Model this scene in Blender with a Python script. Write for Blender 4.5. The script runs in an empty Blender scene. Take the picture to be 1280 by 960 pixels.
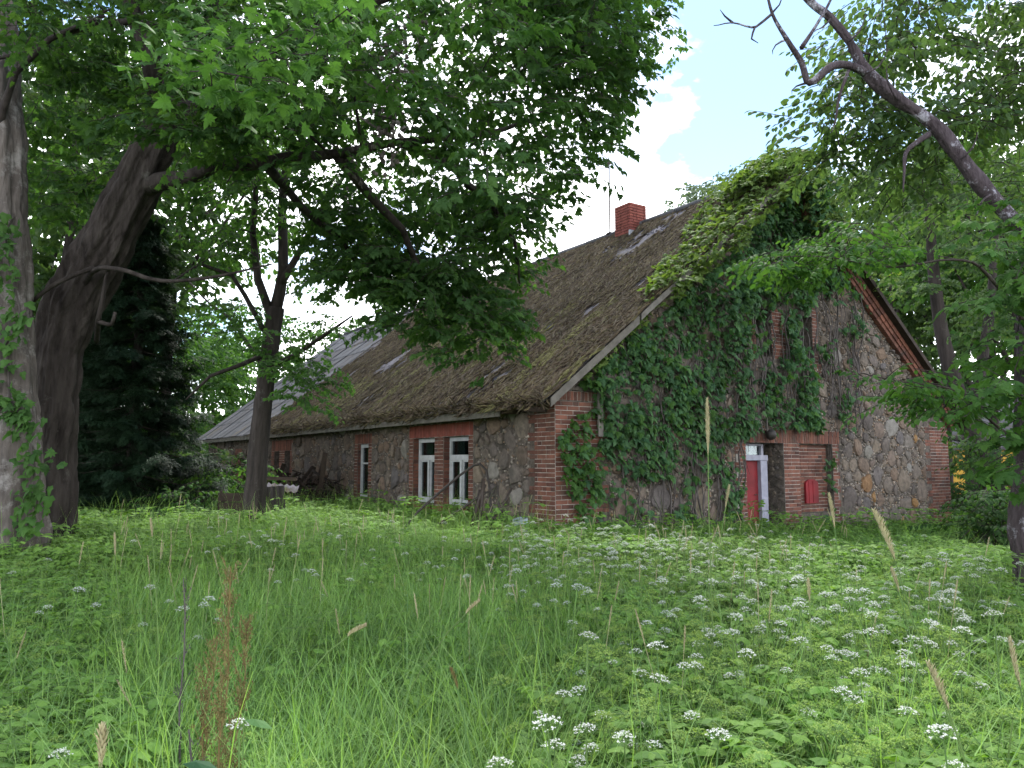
import bpy, math, random
import numpy as np
from mathutils import Vector, Matrix, noise, Euler
R = math.radians
SC = bpy.context.scene
COL = SC.collection
random.seed(7)
rng = np.random.default_rng(7)

# ------------------------------------------------------------------ camera
F_PX, PITCH, EYE = 961.0, R(5.8), 1.6
cam_d = bpy.data.cameras.new('camera')
cam_d.sensor_width = 36; cam_d.lens = 36*F_PX/1280; cam_d.clip_end = 3000; cam_d.clip_start = .05
cam = bpy.data.objects.new('camera', cam_d); COL.objects.link(cam)
cam.location = (0, 0, EYE); cam.rotation_euler = (R(90)+PITCH, 0, 0)
SC.camera = cam

# ------------------------------------------------------------------ sky and sun
SUN_EL, SUN_AZ = R(57), R(8)          # azimuth from +Y towards +X
w = bpy.data.worlds.new('World'); SC.world = w; w.use_nodes = True
nt = w.node_tree; nt.nodes.clear()
def N(tree, typ, **kw):
    n = tree.nodes.new(typ)
    for k, v in kw.items():
        if k.startswith('i_'): n.inputs[k[2:].replace('_', ' ')].default_value = v
        else: setattr(n, k, v)
    return n
def ramp(tree, stops, fac=None, interp='LINEAR'):
    n = tree.nodes.new('ShaderNodeValToRGB'); n.color_ramp.interpolation = interp
    cr = n.color_ramp
    while len(cr.elements) < len(stops): cr.elements.new(.5)
    for e, (p, c) in zip(cr.elements, stops):
        e.position = p; e.color = (c, c, c, 1) if not hasattr(c, '__len__') else (*c, 1)
    if fac is not None: tree.links.new(fac, n.inputs[0])
    return n
sky = N(nt, 'ShaderNodeTexSky', sky_type='NISHITA', sun_disc=False, sun_elevation=SUN_EL, sun_rotation=SUN_AZ, air_density=1.0, dust_density=.2, ozone_density=1.0)
tc = N(nt, 'ShaderNodeTexCoord')
mp = N(nt, 'ShaderNodeMapping'); mp.inputs['Scale'].default_value = (1, 1, 1.7); mp.inputs['Location'].default_value = (.235, -.045, -.2)
nt.links.new(tc.outputs['Generated'], mp.inputs[0])
nz = N(nt, 'ShaderNodeTexNoise', i_Scale=2.6, i_Detail=9.0, i_Roughness=.55)
nt.links.new(mp.outputs[0], nz.inputs['Vector'])
sxyz = N(nt, 'ShaderNodeSeparateXYZ'); nt.links.new(tc.outputs['Generated'], sxyz.inputs[0])      # cloud banks thicken towards the horizon
zr = N(nt, 'ShaderNodeMapRange'); zr.inputs['From Min'].default_value = .30; zr.inputs['From Max'].default_value = .75; zr.inputs['To Min'].default_value = .10; zr.inputs['To Max'].default_value = -.10
nt.links.new(sxyz.outputs[2], zr.inputs[0])
ad = N(nt, 'ShaderNodeMath', operation='ADD'); nt.links.new(nz.outputs[0], ad.inputs[0]); nt.links.new(zr.outputs[0], ad.inputs[1])
cl = ramp(nt, [(.48, 0.0), (.60, 1.0)], ad.outputs[0])
nz2 = N(nt, 'ShaderNodeTexNoise', i_Scale=4.0, i_Detail=6.0)
nt.links.new(mp.outputs[0], nz2.inputs['Vector'])
cc = ramp(nt, [(.3, (13, 13.3, 13.9)), (.7, (20, 20, 20.2))], nz2.outputs[0])
mx = N(nt, 'ShaderNodeMix', data_type='RGBA')
nt.links.new(cl.outputs[0], mx.inputs[0])
br = N(nt, 'ShaderNodeMix', data_type='RGBA', blend_type='ADD'); br.inputs[0].default_value = 1
nt.links.new(sky.outputs[0], br.inputs[6]); br.inputs[7].default_value = (.0, .2, .1, 1)
nt.links.new(br.outputs[2], mx.inputs[6]); nt.links.new(cc.outputs[0], mx.inputs[7])
bg = N(nt, 'ShaderNodeBackground', i_Strength=.13)
nt.links.new(mx.outputs[2], bg.inputs[0])
wo = N(nt, 'ShaderNodeOutputWorld'); nt.links.new(bg.outputs[0], wo.inputs[0])
sun_d = bpy.data.lights.new('sun', 'SUN'); sun_d.energy = 2.9; sun_d.angle = R(11); sun_d.color = (1, .95, .87)
sun = bpy.data.objects.new('sun', sun_d); COL.objects.link(sun)
sv = Vector((math.sin(SUN_AZ)*math.cos(SUN_EL), math.cos(SUN_AZ)*math.cos(SUN_EL), math.sin(SUN_EL)))
sun.rotation_euler = (-sv).to_track_quat('-Z', 'Y').to_euler(); sun.location = sv*60
SC.view_settings.view_transform = 'Standard'; SC.view_settings.look = 'None'
SC.view_settings.exposure = 1.2; SC.view_settings.gamma = 1
SC.view_settings.use_curve_mapping = False

# ------------------------------------------------------------------ helpers
CT, ST = math.cos(PITCH), math.sin(PITCH)
def P(px, py, Y):
    """world point at forward distance Y seen at photo pixel px,py"""
    v = 480-py; f = F_PX*CT-v*ST; u = F_PX*ST+v*CT
    return Vector(((px-640)/f*Y, Y, EYE+u/f*Y))
def proj(p):
    z = p[2]-EYE; f = p[1]*CT+z*ST; u = -p[1]*ST+z*CT
    return 640+F_PX*p[0]/f, 480-F_PX*u/f
def inpoly(x, y, poly):
    c = False; j = len(poly)-1
    for i in range(len(poly)):
        xi, yi = poly[i]; xj, yj = poly[j]
        if (yi > y) != (yj > y) and x < (xj-xi)*(y-yi)/(yj-yi)+xi: c = not c
        j = i
    return c
def tag(o, label=None, cat=None, group=None, kind=None):
    if label: o['label'] = label
    if cat: o['category'] = cat
    if group: o['group'] = group
    if kind: o['kind'] = kind
    return o
def empty(name, loc=(0, 0, 0), rz=0):
    o = bpy.data.objects.new(name, None); COL.objects.link(o)
    o.location = loc; o.rotation_euler = (0, 0, rz); o.empty_display_size = .2
    return o
def link(name, me, parent=None, loc=None, rot=None, scale=None):
    o = bpy.data.objects.new(name, me); COL.objects.link(o)
    if parent: o.parent = parent
    if loc is not None: o.location = loc
    if rot is not None: o.rotation_euler = rot
    if scale is not None: o.scale = scale
    return o
def copy_tree(o, parent=None):
    c = o.copy(); COL.objects.link(c)
    if parent: c.parent = parent
    for ch in list(o.children): copy_tree(ch, c)
    return c
def fbm(p, s=1.0, o=3): return noise.fractal(Vector(p)*s, 1.0, 2.0, o)

class MB:
    def __init__(self): self.v = []; self.f = []; self.m = []
    def poly(self, pts, m=0):
        b = len(self.v); self.v += [tuple(p) for p in pts]; self.f.append(tuple(range(b, b+len(pts)))); self.m.append(m)
    def box(self, lo, hi, m=0, M=None, jit=0):
        b = len(self.v)
        for z in (lo[2], hi[2]):
            for x, y in ((lo[0], lo[1]), (hi[0], lo[1]), (hi[0], hi[1]), (lo[0], hi[1])):
                p = Vector((x, y, z))
                if jit: p += Vector((random.uniform(-jit, jit) for _ in range(3)))
                if M: p = M @ p
                self.v.append(tuple(p))
        for q in ((0, 3, 2, 1), (4, 5, 6, 7), (0, 1, 5, 4), (1, 2, 6, 5), (2, 3, 7, 6), (3, 0, 4, 7)):
            self.f.append(tuple(b+i for i in q)); self.m.append(m)
    def tube(self, pts, rads, n=8, m=0, cap=True, disp=0.0, ds=3.0, flute=0.0, furrow=0.0):
        pts = [Vector(p) for p in pts]; b = len(self.v); k = len(pts)
        t0 = (pts[1]-pts[0]).normalized(); a = t0.orthogonal().normalized()
        for i, p in enumerate(pts):
            t = (pts[min(i+1, k-1)]-pts[max(i-1, 0)]).normalized()
            a = (a-t*a.dot(t)).normalized(); c = t.cross(a)
            for j in range(n):
                th = 2*math.pi*j/n; d = a*math.cos(th)+c*math.sin(th); r = rads[i]
                if disp: r *= 1+disp*noise.noise((p+d*r)*ds)
                if flute: r *= 1+flute*noise.noise(Vector((math.cos(th)*2.6, math.sin(th)*2.6, p.z*.25)))
                if furrow:
                    g = noise.noise(Vector((math.cos(th)*r*20, math.sin(th)*r*20, p.z*3.2))); g2 = noise.noise(Vector((math.cos(th)*r*9, math.sin(th)*r*9, p.z*1.1+5))); r += furrow*(min(1, abs(g)*3)-.5)+furrow*1.2*g2
                self.v.append(tuple(p+d*r))
        for i in range(k-1):
            for j in range(n):
                j2 = (j+1) % n
                self.f.append((b+i*n+j, b+i*n+j2, b+(i+1)*n+j2, b+(i+1)*n+j)); self.m.append(m)
        if cap:
            self.f.append(tuple(b+j for j in reversed(range(n)))); self.m.append(m)
            self.f.append(tuple(b+(k-1)*n+j for j in range(n))); self.m.append(m)
    def fan(self, pts, c, m=0):
        """polygon with a raised or sunk centre"""
        b = len(self.v); self.v += [tuple(p) for p in pts]+[tuple(c)]; n = len(pts)
        for j in range(n): self.f.append((b+j, b+(j+1) % n, b+n)); self.m.append(m)
    def ball(self, c, r, m=0, sq=(1, 1, 1), nu=6, nv=4, disp=0):
        b = len(self.v); c = Vector(c)
        for i in range(1, nv):
            ph = math.pi*i/nv
            for j in range(nu):
                th = 2*math.pi*j/nu
                d = Vector((math.sin(ph)*math.cos(th)*sq[0], math.sin(ph)*math.sin(th)*sq[1], math.cos(ph)*sq[2]))
                self.v.append(tuple(c+d*r*(1+random.uniform(-disp, disp))))
        self.v += [tuple(c+Vector((0, 0, r*sq[2]))), tuple(c-Vector((0, 0, r*sq[2])))]
        T = b+(nv-1)*nu; B = T+1
        for j in range(nu):
            j2 = (j+1) % nu
            self.f.append((T, b+j, b+j2)); self.m.append(m)
            for i in range(nv-2): self.f.append((b+i*nu+j, b+(i+1)*nu+j, b+(i+1)*nu+j2, b+i*nu+j2)); self.m.append(m)
            self.f.append((B, b+(nv-2)*nu+j2, b+(nv-2)*nu+j)); self.m.append(m)
    def mesh(self, name, mats, smooth=False):
        me = bpy.data.meshes.new(name); me.from_pydata(self.v, [], self.f)
        for mt in (mats if isinstance(mats, (list, tuple)) else [mats]): me.materials.append(mt)
        me.polygons.foreach_set('material_index', self.m)
        if smooth: me.polygons.foreach_set('use_smooth', [True]*len(self.f))
        me.update(); return me
    def build(self, name, mats, parent=None, smooth=False, **kw):
        return link(name, self.mesh(name, mats, smooth), parent, **kw)

LEAF = {   # outlines in leaf coordinates: x across, y along the midrib, length 1
 'maple': [(0, 0), (.2, .05), (.42, -.04), (.34, .16), (.56, .3), (.3, .36), (.4, .62), (.2, .56), (.16, .74), (0, 1), (-.16, .74), (-.2, .56), (-.4, .62), (-.3, .36), (-.56, .3), (-.34, .16), (-.42, -.04), (-.2, .05)],
 'round': [(0, 0), (.22, .12), (.34, .38), (.26, .68), (0, 1), (-.26, .68), (-.34, .38), (-.22, .12)],
 'oval': [(0, 0), (.2, .3), (.18, .65), (0, 1), (-.18, .65), (-.2, .3)],
 'ivy': [(0, .05), (.3, -.05), (.5, .3), (.3, .45), (.22, .8), (0, 1), (-.22, .8), (-.3, .45), (-.5, .3), (-.3, -.05)],
}
def leaf(mb, base, d, up, size, kind='maple', m=0, droop=.15):
    d = Vector(d).normalized(); up = Vector(up); s = d.cross(up)
    if s.length < 1e-4: s = d.orthogonal()
    s.normalize(); n = s.cross(d)
    pts = []
    for x, y in LEAF[kind]:
        pts.append(Vector(base)+(s*x+d*y)*size+n*size*(-droop*y*y-.28*droop*abs(x)*2+.03*math.sin(9*x+5*y)))
    c = Vector(base)+d*size*.38+n*size*.03
    mb.fan(pts, c, m)

# ------------------------------------------------------------------ scattering by geometry nodes (only for stuff)
def scatter(name, protos, items, mats, parent=None, kind='stuff', smooth=False):
    """protos: list of MB; items: (variant, loc, euler, scale)"""
    v = []; f = []; mi = []; pid = []
    for k, p in enumerate(protos):
        b = len(v); v += p.v; f += [tuple(b+i for i in q) for q in p.f]; mi += p.m; pid += [k]*len(p.v)
    nb = len(v)
    for it in items: v.append(tuple(it[1])); pid.append(100+it[0])
    me = bpy.data.meshes.new(name); me.from_pydata(v, [], f)
    for mt in mats: me.materials.append(mt)
    me.polygons.foreach_set('material_index', mi)
    if smooth: me.polygons.foreach_set('use_smooth', [True]*len(f))
    a = me.attributes.new('pid', 'INT', 'POINT'); a.data.foreach_set('value', pid)
    rot = np.zeros((len(v), 3), dtype=np.float32); scl = np.ones((len(v), 3), dtype=np.float32)
    for i, it in enumerate(items):
        rot[nb+i] = it[2]; s = it[3]; scl[nb+i] = s if hasattr(s, '__len__') else (s, s, s)
    a = me.attributes.new('rot', 'FLOAT_VECTOR', 'POINT'); a.data.foreach_set('vector', rot.ravel())
    a = me.attributes.new('scl', 'FLOAT_VECTOR', 'POINT'); a.data.foreach_set('vector', scl.ravel())
    o = link(name, me, parent)
    g = bpy.data.node_groups.new(name+'_nodes', 'GeometryNodeTree')
    g.interface.new_socket('Geometry', in_out='INPUT', socket_type='NodeSocketGeometry')
    g.interface.new_socket('Geometry', in_out='OUTPUT', socket_type='NodeSocketGeometry')
    gi = g.nodes.new('NodeGroupInput'); go = g.nodes.new('NodeGroupOutput')
    jn = g.nodes.new('GeometryNodeJoinGeometry')
    def attr(nm, dt):
        n = g.nodes.new('GeometryNodeInputNamedAttribute'); n.data_type = dt; n.inputs[0].default_value = nm; return n.outputs[0]
    ap, ar, as_ = attr('pid', 'INT'), attr('rot', 'FLOAT_VECTOR'), attr('scl', 'FLOAT_VECTOR')
    def sep(val):
        c = g.nodes.new('FunctionNodeCompare'); c.data_type = 'INT'; c.operation = 'EQUAL'
        g.links.new(ap, c.inputs[2]); c.inputs[3].default_value = val
        s = g.nodes.new('GeometryNodeSeparateGeometry'); s.domain = 'POINT'
        g.links.new(gi.outputs[0], s.inputs[0]); g.links.new(c.outputs[0], s.inputs[1]); return s.outputs[0]
    for k in range(len(protos)):
        if not any(it[0] == k for it in items): continue
        ip = g.nodes.new('GeometryNodeInstanceOnPoints')
        g.links.new(sep(100+k), ip.inputs['Points']); g.links.new(sep(k), ip.inputs['Instance'])
        g.links.new(ar, ip.inputs['Rotation']); g.links.new(as_, ip.inputs['Scale'])
        g.links.new(ip.outputs[0], jn.inputs[0])
    g.links.new(jn.outputs[0], go.inputs[0])
    md = o.modifiers.new('scatter', 'NODES'); md.node_group = g
    if kind: o['kind'] = kind
    return o

# ------------------------------------------------------------------ materials
def newmat(name):
    m = bpy.data.materials.new(name); m.use_nodes = True; t = m.node_tree; t.nodes.clear()
    out = t.nodes.new('ShaderNodeOutputMaterial'); return m, t, out
def mixc(t, fac, a, b, blend='MIX'):
    n = N(t, 'ShaderNodeMix', data_type='RGBA', blend_type=blend)
    for s, i in ((fac, 0), (a, 6), (b, 7)):
        if isinstance(s, bpy.types.NodeSocket): t.links.new(s, n.inputs[i])
        elif i == 0: n.inputs[0].default_value = s
        else: n.inputs[i].default_value = (*s, 1)
    return n.outputs[2]
def rnd(t):
    """a random number per object, instance and loose piece"""
    oi = N(t, 'ShaderNodeObjectInfo'); ge = N(t, 'ShaderNodeNewGeometry')
    a = N(t, 'ShaderNodeMath', operation='ADD'); t.links.new(oi.outputs['Random'], a.inputs[0]); t.links.new(ge.outputs['Random Per Island'], a.inputs[1])
    f = N(t, 'ShaderNodeMath', operation='FRACT'); t.links.new(a.outputs[0], f.inputs[0]); return f.outputs[0]
def objnoise(t, scale, detail=4, rough=.6, stretch=None, coord='Object'):
    c = N(t, 'ShaderNodeTexCoord'); src = c.outputs[coord]
    if coord == 'World':
        ge = N(t, 'ShaderNodeNewGeometry'); src = ge.outputs['Position']
    if stretch:
        mpn = N(t, 'ShaderNodeMapping'); mpn.inputs['Scale'].default_value = stretch; t.links.new(src, mpn.inputs[0]); src = mpn.outputs[0]
    n = N(t, 'ShaderNodeTexNoise', i_Scale=scale, i_Detail=float(detail), i_Roughness=rough); t.links.new(src, n.inputs['Vector']); return n.outputs[0]
def worldnoise(t, scale, detail=4, rough=.6, stretch=None):
    ge = N(t, 'ShaderNodeNewGeometry'); src = ge.outputs['Position']
    if stretch:
        mpn = N(t, 'ShaderNodeMapping'); mpn.inputs['Scale'].default_value = stretch; t.links.new(src, mpn.inputs[0]); src = mpn.outputs[0]
    n = N(t, 'ShaderNodeTexNoise', i_Scale=scale, i_Detail=float(detail), i_Roughness=rough); t.links.new(src, n.inputs['Vector']); return n.outputs[0]
def bsdf(t, out, col, rough=.7, bump=None, bs=.3, bd=.01, spec=.3, metal=0):
    b = N(t, 'ShaderNodeBsdfPrincipled')
    if isinstance(col, bpy.types.NodeSocket): t.links.new(col, b.inputs['Base Color'])
    else: b.inputs['Base Color'].default_value = (*col, 1)
    b.inputs['Roughness'].default_value = rough; b.inputs['Specular IOR Level'].default_value = spec; b.inputs['Metallic'].default_value = metal
    if bump is not None:
        n = N(t, 'ShaderNodeBump', i_Strength=bs, i_Distance=bd); t.links.new(bump, n.inputs['Height']); t.links.new(n.outputs[0], b.inputs['Normal'])
    t.links.new(b.outputs[0], out.inputs[0]); return b
def leafmat(name, cols, trans=.4, rough=.62, spec=.16, tint=(1.25, 1.3, .55)):
    m, t, out = newmat(name)
    k = len(cols); r = ramp(t, [(i/(k-1), c) for i, c in enumerate(cols)], rnd(t))
    wn = ramp(t, [(.3, .75), (.7, 1.2)], worldnoise(t, .9, 2))
    c = mixc(t, 1.0, r.outputs[0], wn.outputs[0], 'MULTIPLY')
    b = N(t, 'ShaderNodeBsdfPrincipled'); t.links.new(c, b.inputs['Base Color']); b.inputs['Roughness'].default_value = rough; b.inputs['Specular IOR Level'].default_value = spec
    tr = N(t, 'ShaderNodeBsdfTranslucent'); t.links.new(mixc(t, 1.0, c, tint, 'MULTIPLY'), tr.inputs[0])
    ms = N(t, 'ShaderNodeMixShader'); ms.inputs[0].default_value = trans
    t.links.new(b.outputs[0], ms.inputs[1]); t.links.new(tr.outputs[0], ms.inputs[2]); t.links.new(ms.outputs[0], out.inputs[0]); return m
def variedmat(name, cols, rough=.8, nscale=8, namp=(.7, 1.25), bump=30, bs=.4, bd=.01, spec=.25, stain=None):
    m, t, out = newmat(name)
    k = len(cols); r = ramp(t, [(i/(k-1), c) for i, c in enumerate(cols)], rnd(t))
    wn = ramp(t, [(.3, namp[0]), (.7, namp[1])], worldnoise(t, nscale, 6))
    c = mixc(t, 1.0, r.outputs[0], wn.outputs[0], 'MULTIPLY')
    if stain:
        sn = ramp(t, [(stain[1], 0.0), (stain[2], 1.0)], worldnoise(t, stain[3], 5)); c = mixc(t, sn.outputs[0], c, stain[0])
    bsdf(t, out, c, rough, worldnoise(t, bump, 6), bs, bd, spec); return m

M = {}
M['brick'] = variedmat('brick_red', [(.085, .039, .031), (.15, .062, .045), (.20, .083, .057), (.11, .048, .038), (.175, .076, .053), (.07, .040, .034)], .85, 5, (.6, 1.2), 60, .5, .006, stain=((.075, .065, .058), .56, .8, 2.2))
M['brick_lintel'] = variedmat('brick_lintel', [(.17, .05, .04), (.23, .07, .052), (.20, .062, .052)], .85, 7, (.7, 1.15), 60, .5, .006)
M['stone'] = variedmat('field_stone', [(.12, .097, .082), (.165, .135, .112), (.09, .075, .07), (.18, .145, .112), (.14, .11, .09), (.11, .098, .098), (.165, .115, .084), (.105, .082, .068), (.15, .13, .115), (.14, .095, .07)], .85, 10, (.6, 1.3), 40, .6, .012, stain=((.06, .055, .05), .55, .75, 1.6))
M['stone_ochre'] = variedmat('ochre_stone', [(.21, .12, .05), (.18, .105, .06)], .85, 9, (.6, 1.3), 40, .6, .012)
M['stone_pale'] = variedmat('pale_stone', [(.20, .185, .17), (.18, .165, .145)], .85, 9, (.7, 1.2), 40, .6, .012)
M['chip'] = variedmat('stone_chip', [(.14, .115, .10), (.28, .24, .20), (.07, .062, .058), (.34, .30, .26), (.22, .14, .085), (.19, .175, .17)], .9, 14, (.6, 1.3), 60, .5, .008)
M['joint'] = variedmat('pale_joint_mortar', [(.36, .33, .30), (.36, .33, .30)], .95, 9, (.55, 1.2), 60, .5, .006, stain=((.08, .07, .06), .5, .7, 2.5))
M['mortar'] = variedmat('lime_mortar', [(.125, .105, .09), (.125, .105, .09)], .95, 12, (.4, 1.4), 45, .9, .03, stain=((.045, .04, .035), .5, .7, 2.0))
def sheetmat():
    m, t, out = newmat('asbestos_sheet')
    n1 = worldnoise(t, 3, 8); base = ramp(t, [(.3, (.085, .078, .085)), (.55, (.16, .15, .17)), (.75, (.10, .088, .07))], n1).outputs[0]
    r = ramp(t, [(0, .75), (1, 1.15)], rnd(t)).outputs[0]
    c = mixc(t, 1.0, base, r, 'MULTIPLY')
    ms = ramp(t, [(.5, 0.0), (.62, 1.0)], worldnoise(t, 1.3, 7, .7)).outputs[0]
    c = mixc(t, ms, c, (.07, .058, .032))
    bsdf(t, out, c, .92, worldnoise(t, 40, 5), .4, .01, .1); return m
M['sheet'] = sheetmat()
M['sheet_grey'] = variedmat('bare_grey_sheet', [(.105, .105, .115), (.135, .135, .148), (.09, .085, .09)], .85, 3, (.7, 1.15), 30, .3, .008, .2, stain=((.10, .075, .035), .6, .75, .9))
M['moss'] = variedmat('roof_moss', [(.055, .040, .028), (.10, .074, .05), (.045, .034, .026), (.125, .105, .052), (.085, .062, .042), (.115, .096, .075), (.10, .09, .045)], .95, 2, (.65, 1.3), 60, .8, .02, .1)
M['moss_green'] = variedmat('bright_moss', [(.12, .115, .048), (.17, .16, .07), (.09, .082, .04)], .95, 3, (.7, 1.3), 60, .8, .02, .1)
M['wood_grey'] = variedmat('weathered_wood', [(.17, .155, .14), (.13, .118, .105), (.20, .185, .17)], .85, 6, (.6, 1.2), 50, .5, .006)
M['wood_dark'] = variedmat('dark_wood', [(.035, .025, .02), (.055, .038, .03), (.028, .022, .02)], .85, 6, (.6, 1.3), 50, .5, .006)
M['white_paint'] = variedmat('old_white_paint', [(.42, .43, .46), (.47, .48, .50)], .55, 7, (.7, 1.1), 60, .4, .003, .4, stain=((.14, .12, .10), .66, .78, 8))
M['lilac_paint'] = variedmat('blue_grey_paint', [(.28, .28, .36), (.30, .30, .37)], .5, 7, (.7, 1.1), 60, .3, .003, .4)
M['red_paint'] = variedmat('red_paint', [(.165, .006, .011), (.19, .008, .014)], .7, 2.5, (.55, 1.2), 50, .2, .003, .45)
M['dark'] = variedmat('dark_interior', [(.012, .012, .013), (.018, .017, .016)], .9, 5)
M['metal'] = variedmat('rusty_black_metal', [(.02, .016, .014), (.035, .024, .018)], .6, 20, (.6, 1.4), 80, .4, .003, .4)
M['zinc'] = variedmat('zinc_flashing', [(.33, .34, .37), (.38, .39, .42)], .4, 8, (.8, 1.1), 40, .2, .003, .6)
M['curtain'] = variedmat('old_curtain', [(.10, .13, .12), (.12, .14, .13)], .9, 5)
m, t, out = newmat('window_glass')
gl = N(t, 'ShaderNodeBsdfGlossy', i_Roughness=.04); gl.inputs[0].default_value = (.8, .85, .88, 1)
tp = N(t, 'ShaderNodeBsdfTransparent'); tp.inputs[0].default_value = (.55, .6, .6, 1)
lw = N(t, 'ShaderNodeLayerWeight', i_Blend=.25); ms = N(t, 'ShaderNodeMixShader')
rp = ramp(t, [(0, .05), (1, .32)], lw.outputs['Fresnel'])
t.links.new(rp.outputs[0], ms.inputs[0]); t.links.new(tp.outputs[0], ms.inputs[1]); t.links.new(gl.outputs[0], ms.inputs[2]); t.links.new(ms.outputs[0], out.inputs[0])
M['glass'] = m
def barkmat(name, c1, c2, lich, lt=(.56, .68), sc=9):
    m, t, out = newmat(name)
    n1 = worldnoise(t, sc, 8, .65, (1, 1, .16)); c = ramp(t, [(.32, c1), (.68, c2)], n1).outputs[0]
    l = ramp(t, [(lt[0], 0.0), (lt[1], 1.0)], worldnoise(t, 3.2, 8, .75)).outputs[0]
    c = mixc(t, l, c, lich)
    bsdf(t, out, c, .9, n1, 1.0, .05, .15); return m
M['bark'] = barkmat('maple_bark', (.014, .011, .010), (.06, .051, .046), (.11, .105, .095), (.62, .76))
M['bark_pale'] = barkmat('pale_maple_bark', (.05, .042, .038), (.155, .135, .122), (.24, .225, .215), (.52, .66))
M['bark_lichen'] = barkmat('lichened_bark', (.035, .027, .03), (.10, .08, .09), (.34, .33, .38), (.55, .62), 22)
M['twig'] = barkmat('twig_bark', (.03, .024, .02), (.08, .066, .055), (.12, .115, .10), (.65, .8))
M['bark_dark'] = barkmat('dark_bark', (.02, .017, .016), (.06, .05, .046), (.10, .10, .09), (.62, .75))
G = leafmat
M['leaf_maple'] = G('maple_leaf', [(.032, .075, .026), (.052, .115, .032), (.040, .09, .032), (.075, .15, .04)], .55)
M['leaf_bright'] = G('bright_maple_leaf', [(.055, .13, .032), (.08, .17, .042), (.045, .105, .03)], .5, tint=(1.1, 1.2, .6))  # lighter copy of maple_leaf; in the crowns its brightness stands in for sun
M['leaf_lime'] = G('hedge_leaf', [(.05, .125, .03), (.08, .17, .04), (.04, .10, .028)], .5)
M['leaf_far'] = G('far_leaf', [(.060, .11, .045), (.088, .148, .058), (.05, .095, .042)], .5)
M['leaf_pale'] = G('far_leaf_painted_haze', [(.09, .13, .085), (.11, .155, .10), (.08, .115, .075)], .35)  # greyer copy of far_leaf; the veil of glare is put into its colour
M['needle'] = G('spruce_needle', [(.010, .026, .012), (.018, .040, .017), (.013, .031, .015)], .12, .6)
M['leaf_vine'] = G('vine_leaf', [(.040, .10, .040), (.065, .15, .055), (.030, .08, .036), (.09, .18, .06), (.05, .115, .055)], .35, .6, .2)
M['leaf_vine_lit'] = G('vine_leaf_painted_lit', [(.12, .19, .05), (.165, .24, .065), (.09, .155, .045)], .4, .62)  # yellower copy of vine_leaf, sunlight on the roof edge painted into the colour
M['vine_stem'] = variedmat('vine_stem', [(.075, .065, .062), (.11, .095, .09), (.05, .042, .04)], .9, 9)
M['weed_leaf'] = G('ground_elder_leaf', [(.13, .25, .045), (.18, .32, .06), (.10, .205, .042), (.20, .34, .07)], .4, .6, .2)
M['grass'] = G('grass_blade', [(.15, .285, .065), (.21, .36, .085), (.17, .30, .11), (.25, .38, .11), (.11, .215, .055)], .4, .6, .2)
M['straw'] = variedmat('straw', [(.34, .30, .17), (.42, .38, .24), (.28, .23, .13)], .8, 9, (.8, 1.2), 60, .2, .003)
M['white_flower'] = variedmat('umbel_white', [(.46, .48, .42), (.58, .59, .53)], .8, 20, (.85, 1.05), 60, .1, .002)
M['green_flower'] = G('green_umbel', [(.20, .30, .07), (.26, .36, .09), (.16, .26, .06)], .35, .6)
M['stalk'] = G('green_stalk', [(.09, .17, .05), (.13, .2, .06)], .15, .6)
M['rust'] = variedmat('rusty_dock_seed', [(.16, .115, .045), (.12, .085, .035), (.19, .16, .06), (.13, .15, .05)], .8, 9, (.8, 1.2), 60, .2, .003)
M['soil'] = variedmat('soil', [(.03, .04, .018), (.03, .04, .018)], .95, 1.5, (.6, 1.3), 15, .8, .05)

# ------------------------------------------------------------------ ground
mb = MB(); xs = sorted(set([-900, -400, -150, -70]+[i*2.0 for i in range(-18, 19)]+[70, 150, 400, 900])); ys = sorted(set([-60, -20]+[i*2.0 for i in range(-3, 26)]+[70, 120, 300, 900, 1500]))
def gz(x, y):
    if y > 60 or y < -10: return 0
    k = min(1, max(0, (y-4)/8)); return .05*noise.noise(Vector((x*.25, y*.25, 3)))-.052*min(12, max(0, x))*k*k*(3-2*k)*min(1, max(0, (60-y)/20))
for y in ys:
    for x in xs: mb.v.append((x, y, gz(x, y)))
nx = len(xs)
for j in range(len(ys)-1):
    for i in range(nx-1): mb.f.append((j*nx+i, j*nx+i+1, (j+1)*nx+i+1, (j+1)*nx+i)); mb.m.append(0)
tag(mb.build('ground', M['soil'], smooth=True), kind='structure')

# ------------------------------------------------------------------ the farmhouse
HL = Vector((.70, 12.5, 0)); HR = R(33.5)
house = empty('stone_farmhouse', HL, HR)
tag(house, 'long abandoned fieldstone farmhouse with red brick corners and a mossy corrugated roof', 'house')
HM = Matrix.Translation(HL) @ Matrix.Rotation(HR, 4, 'Z'); HMI = HM.inverted()
W, LEN, RX, RZ, EZ, OV, VG = 12.2, 25.0, 6.1, 7.75, 2.55, .45, .35
SL = (RZ-EZ)/(RX+OV)
def roofz(x): return RZ-SL*abs(x-RX)            # top of the roof
def walltop(x): return roofz(x)-.13
def onwall(px, py):                              # photo pixel -> gable wall plane (X,Z)
    a = HMI @ Vector((0, 0, EYE)); b = HMI @ P(px, py, 10); d = b-a; s = -a.y/d.y; q = a+d*s; return q.x, q.z
class Frame:
    def __init__(s, o, u, n): s.o, s.u, s.n = Vector(o), Vector(u), Vector(n); s.rz = math.atan2(s.u.y, s.u.x)
    def p(s, u, z, d=0): return s.o+s.u*u+Vector((0, 0, z))+s.n*d
GF = Frame((0, 0, 0), (1, 0, 0), (0, -1, 0))      # gable wall
LF = Frame((0, 0, 0), (0, 1, 0), (-1, 0, 0))      # long wall
holes_g = [(4.63, 5.78, -.3, 1.98), (6.28, 7.42, .55, 1.98), (5.04, 5.52, 3.73, 4.7), (6.28, 6.88, 3.73, 4.7)]
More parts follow.
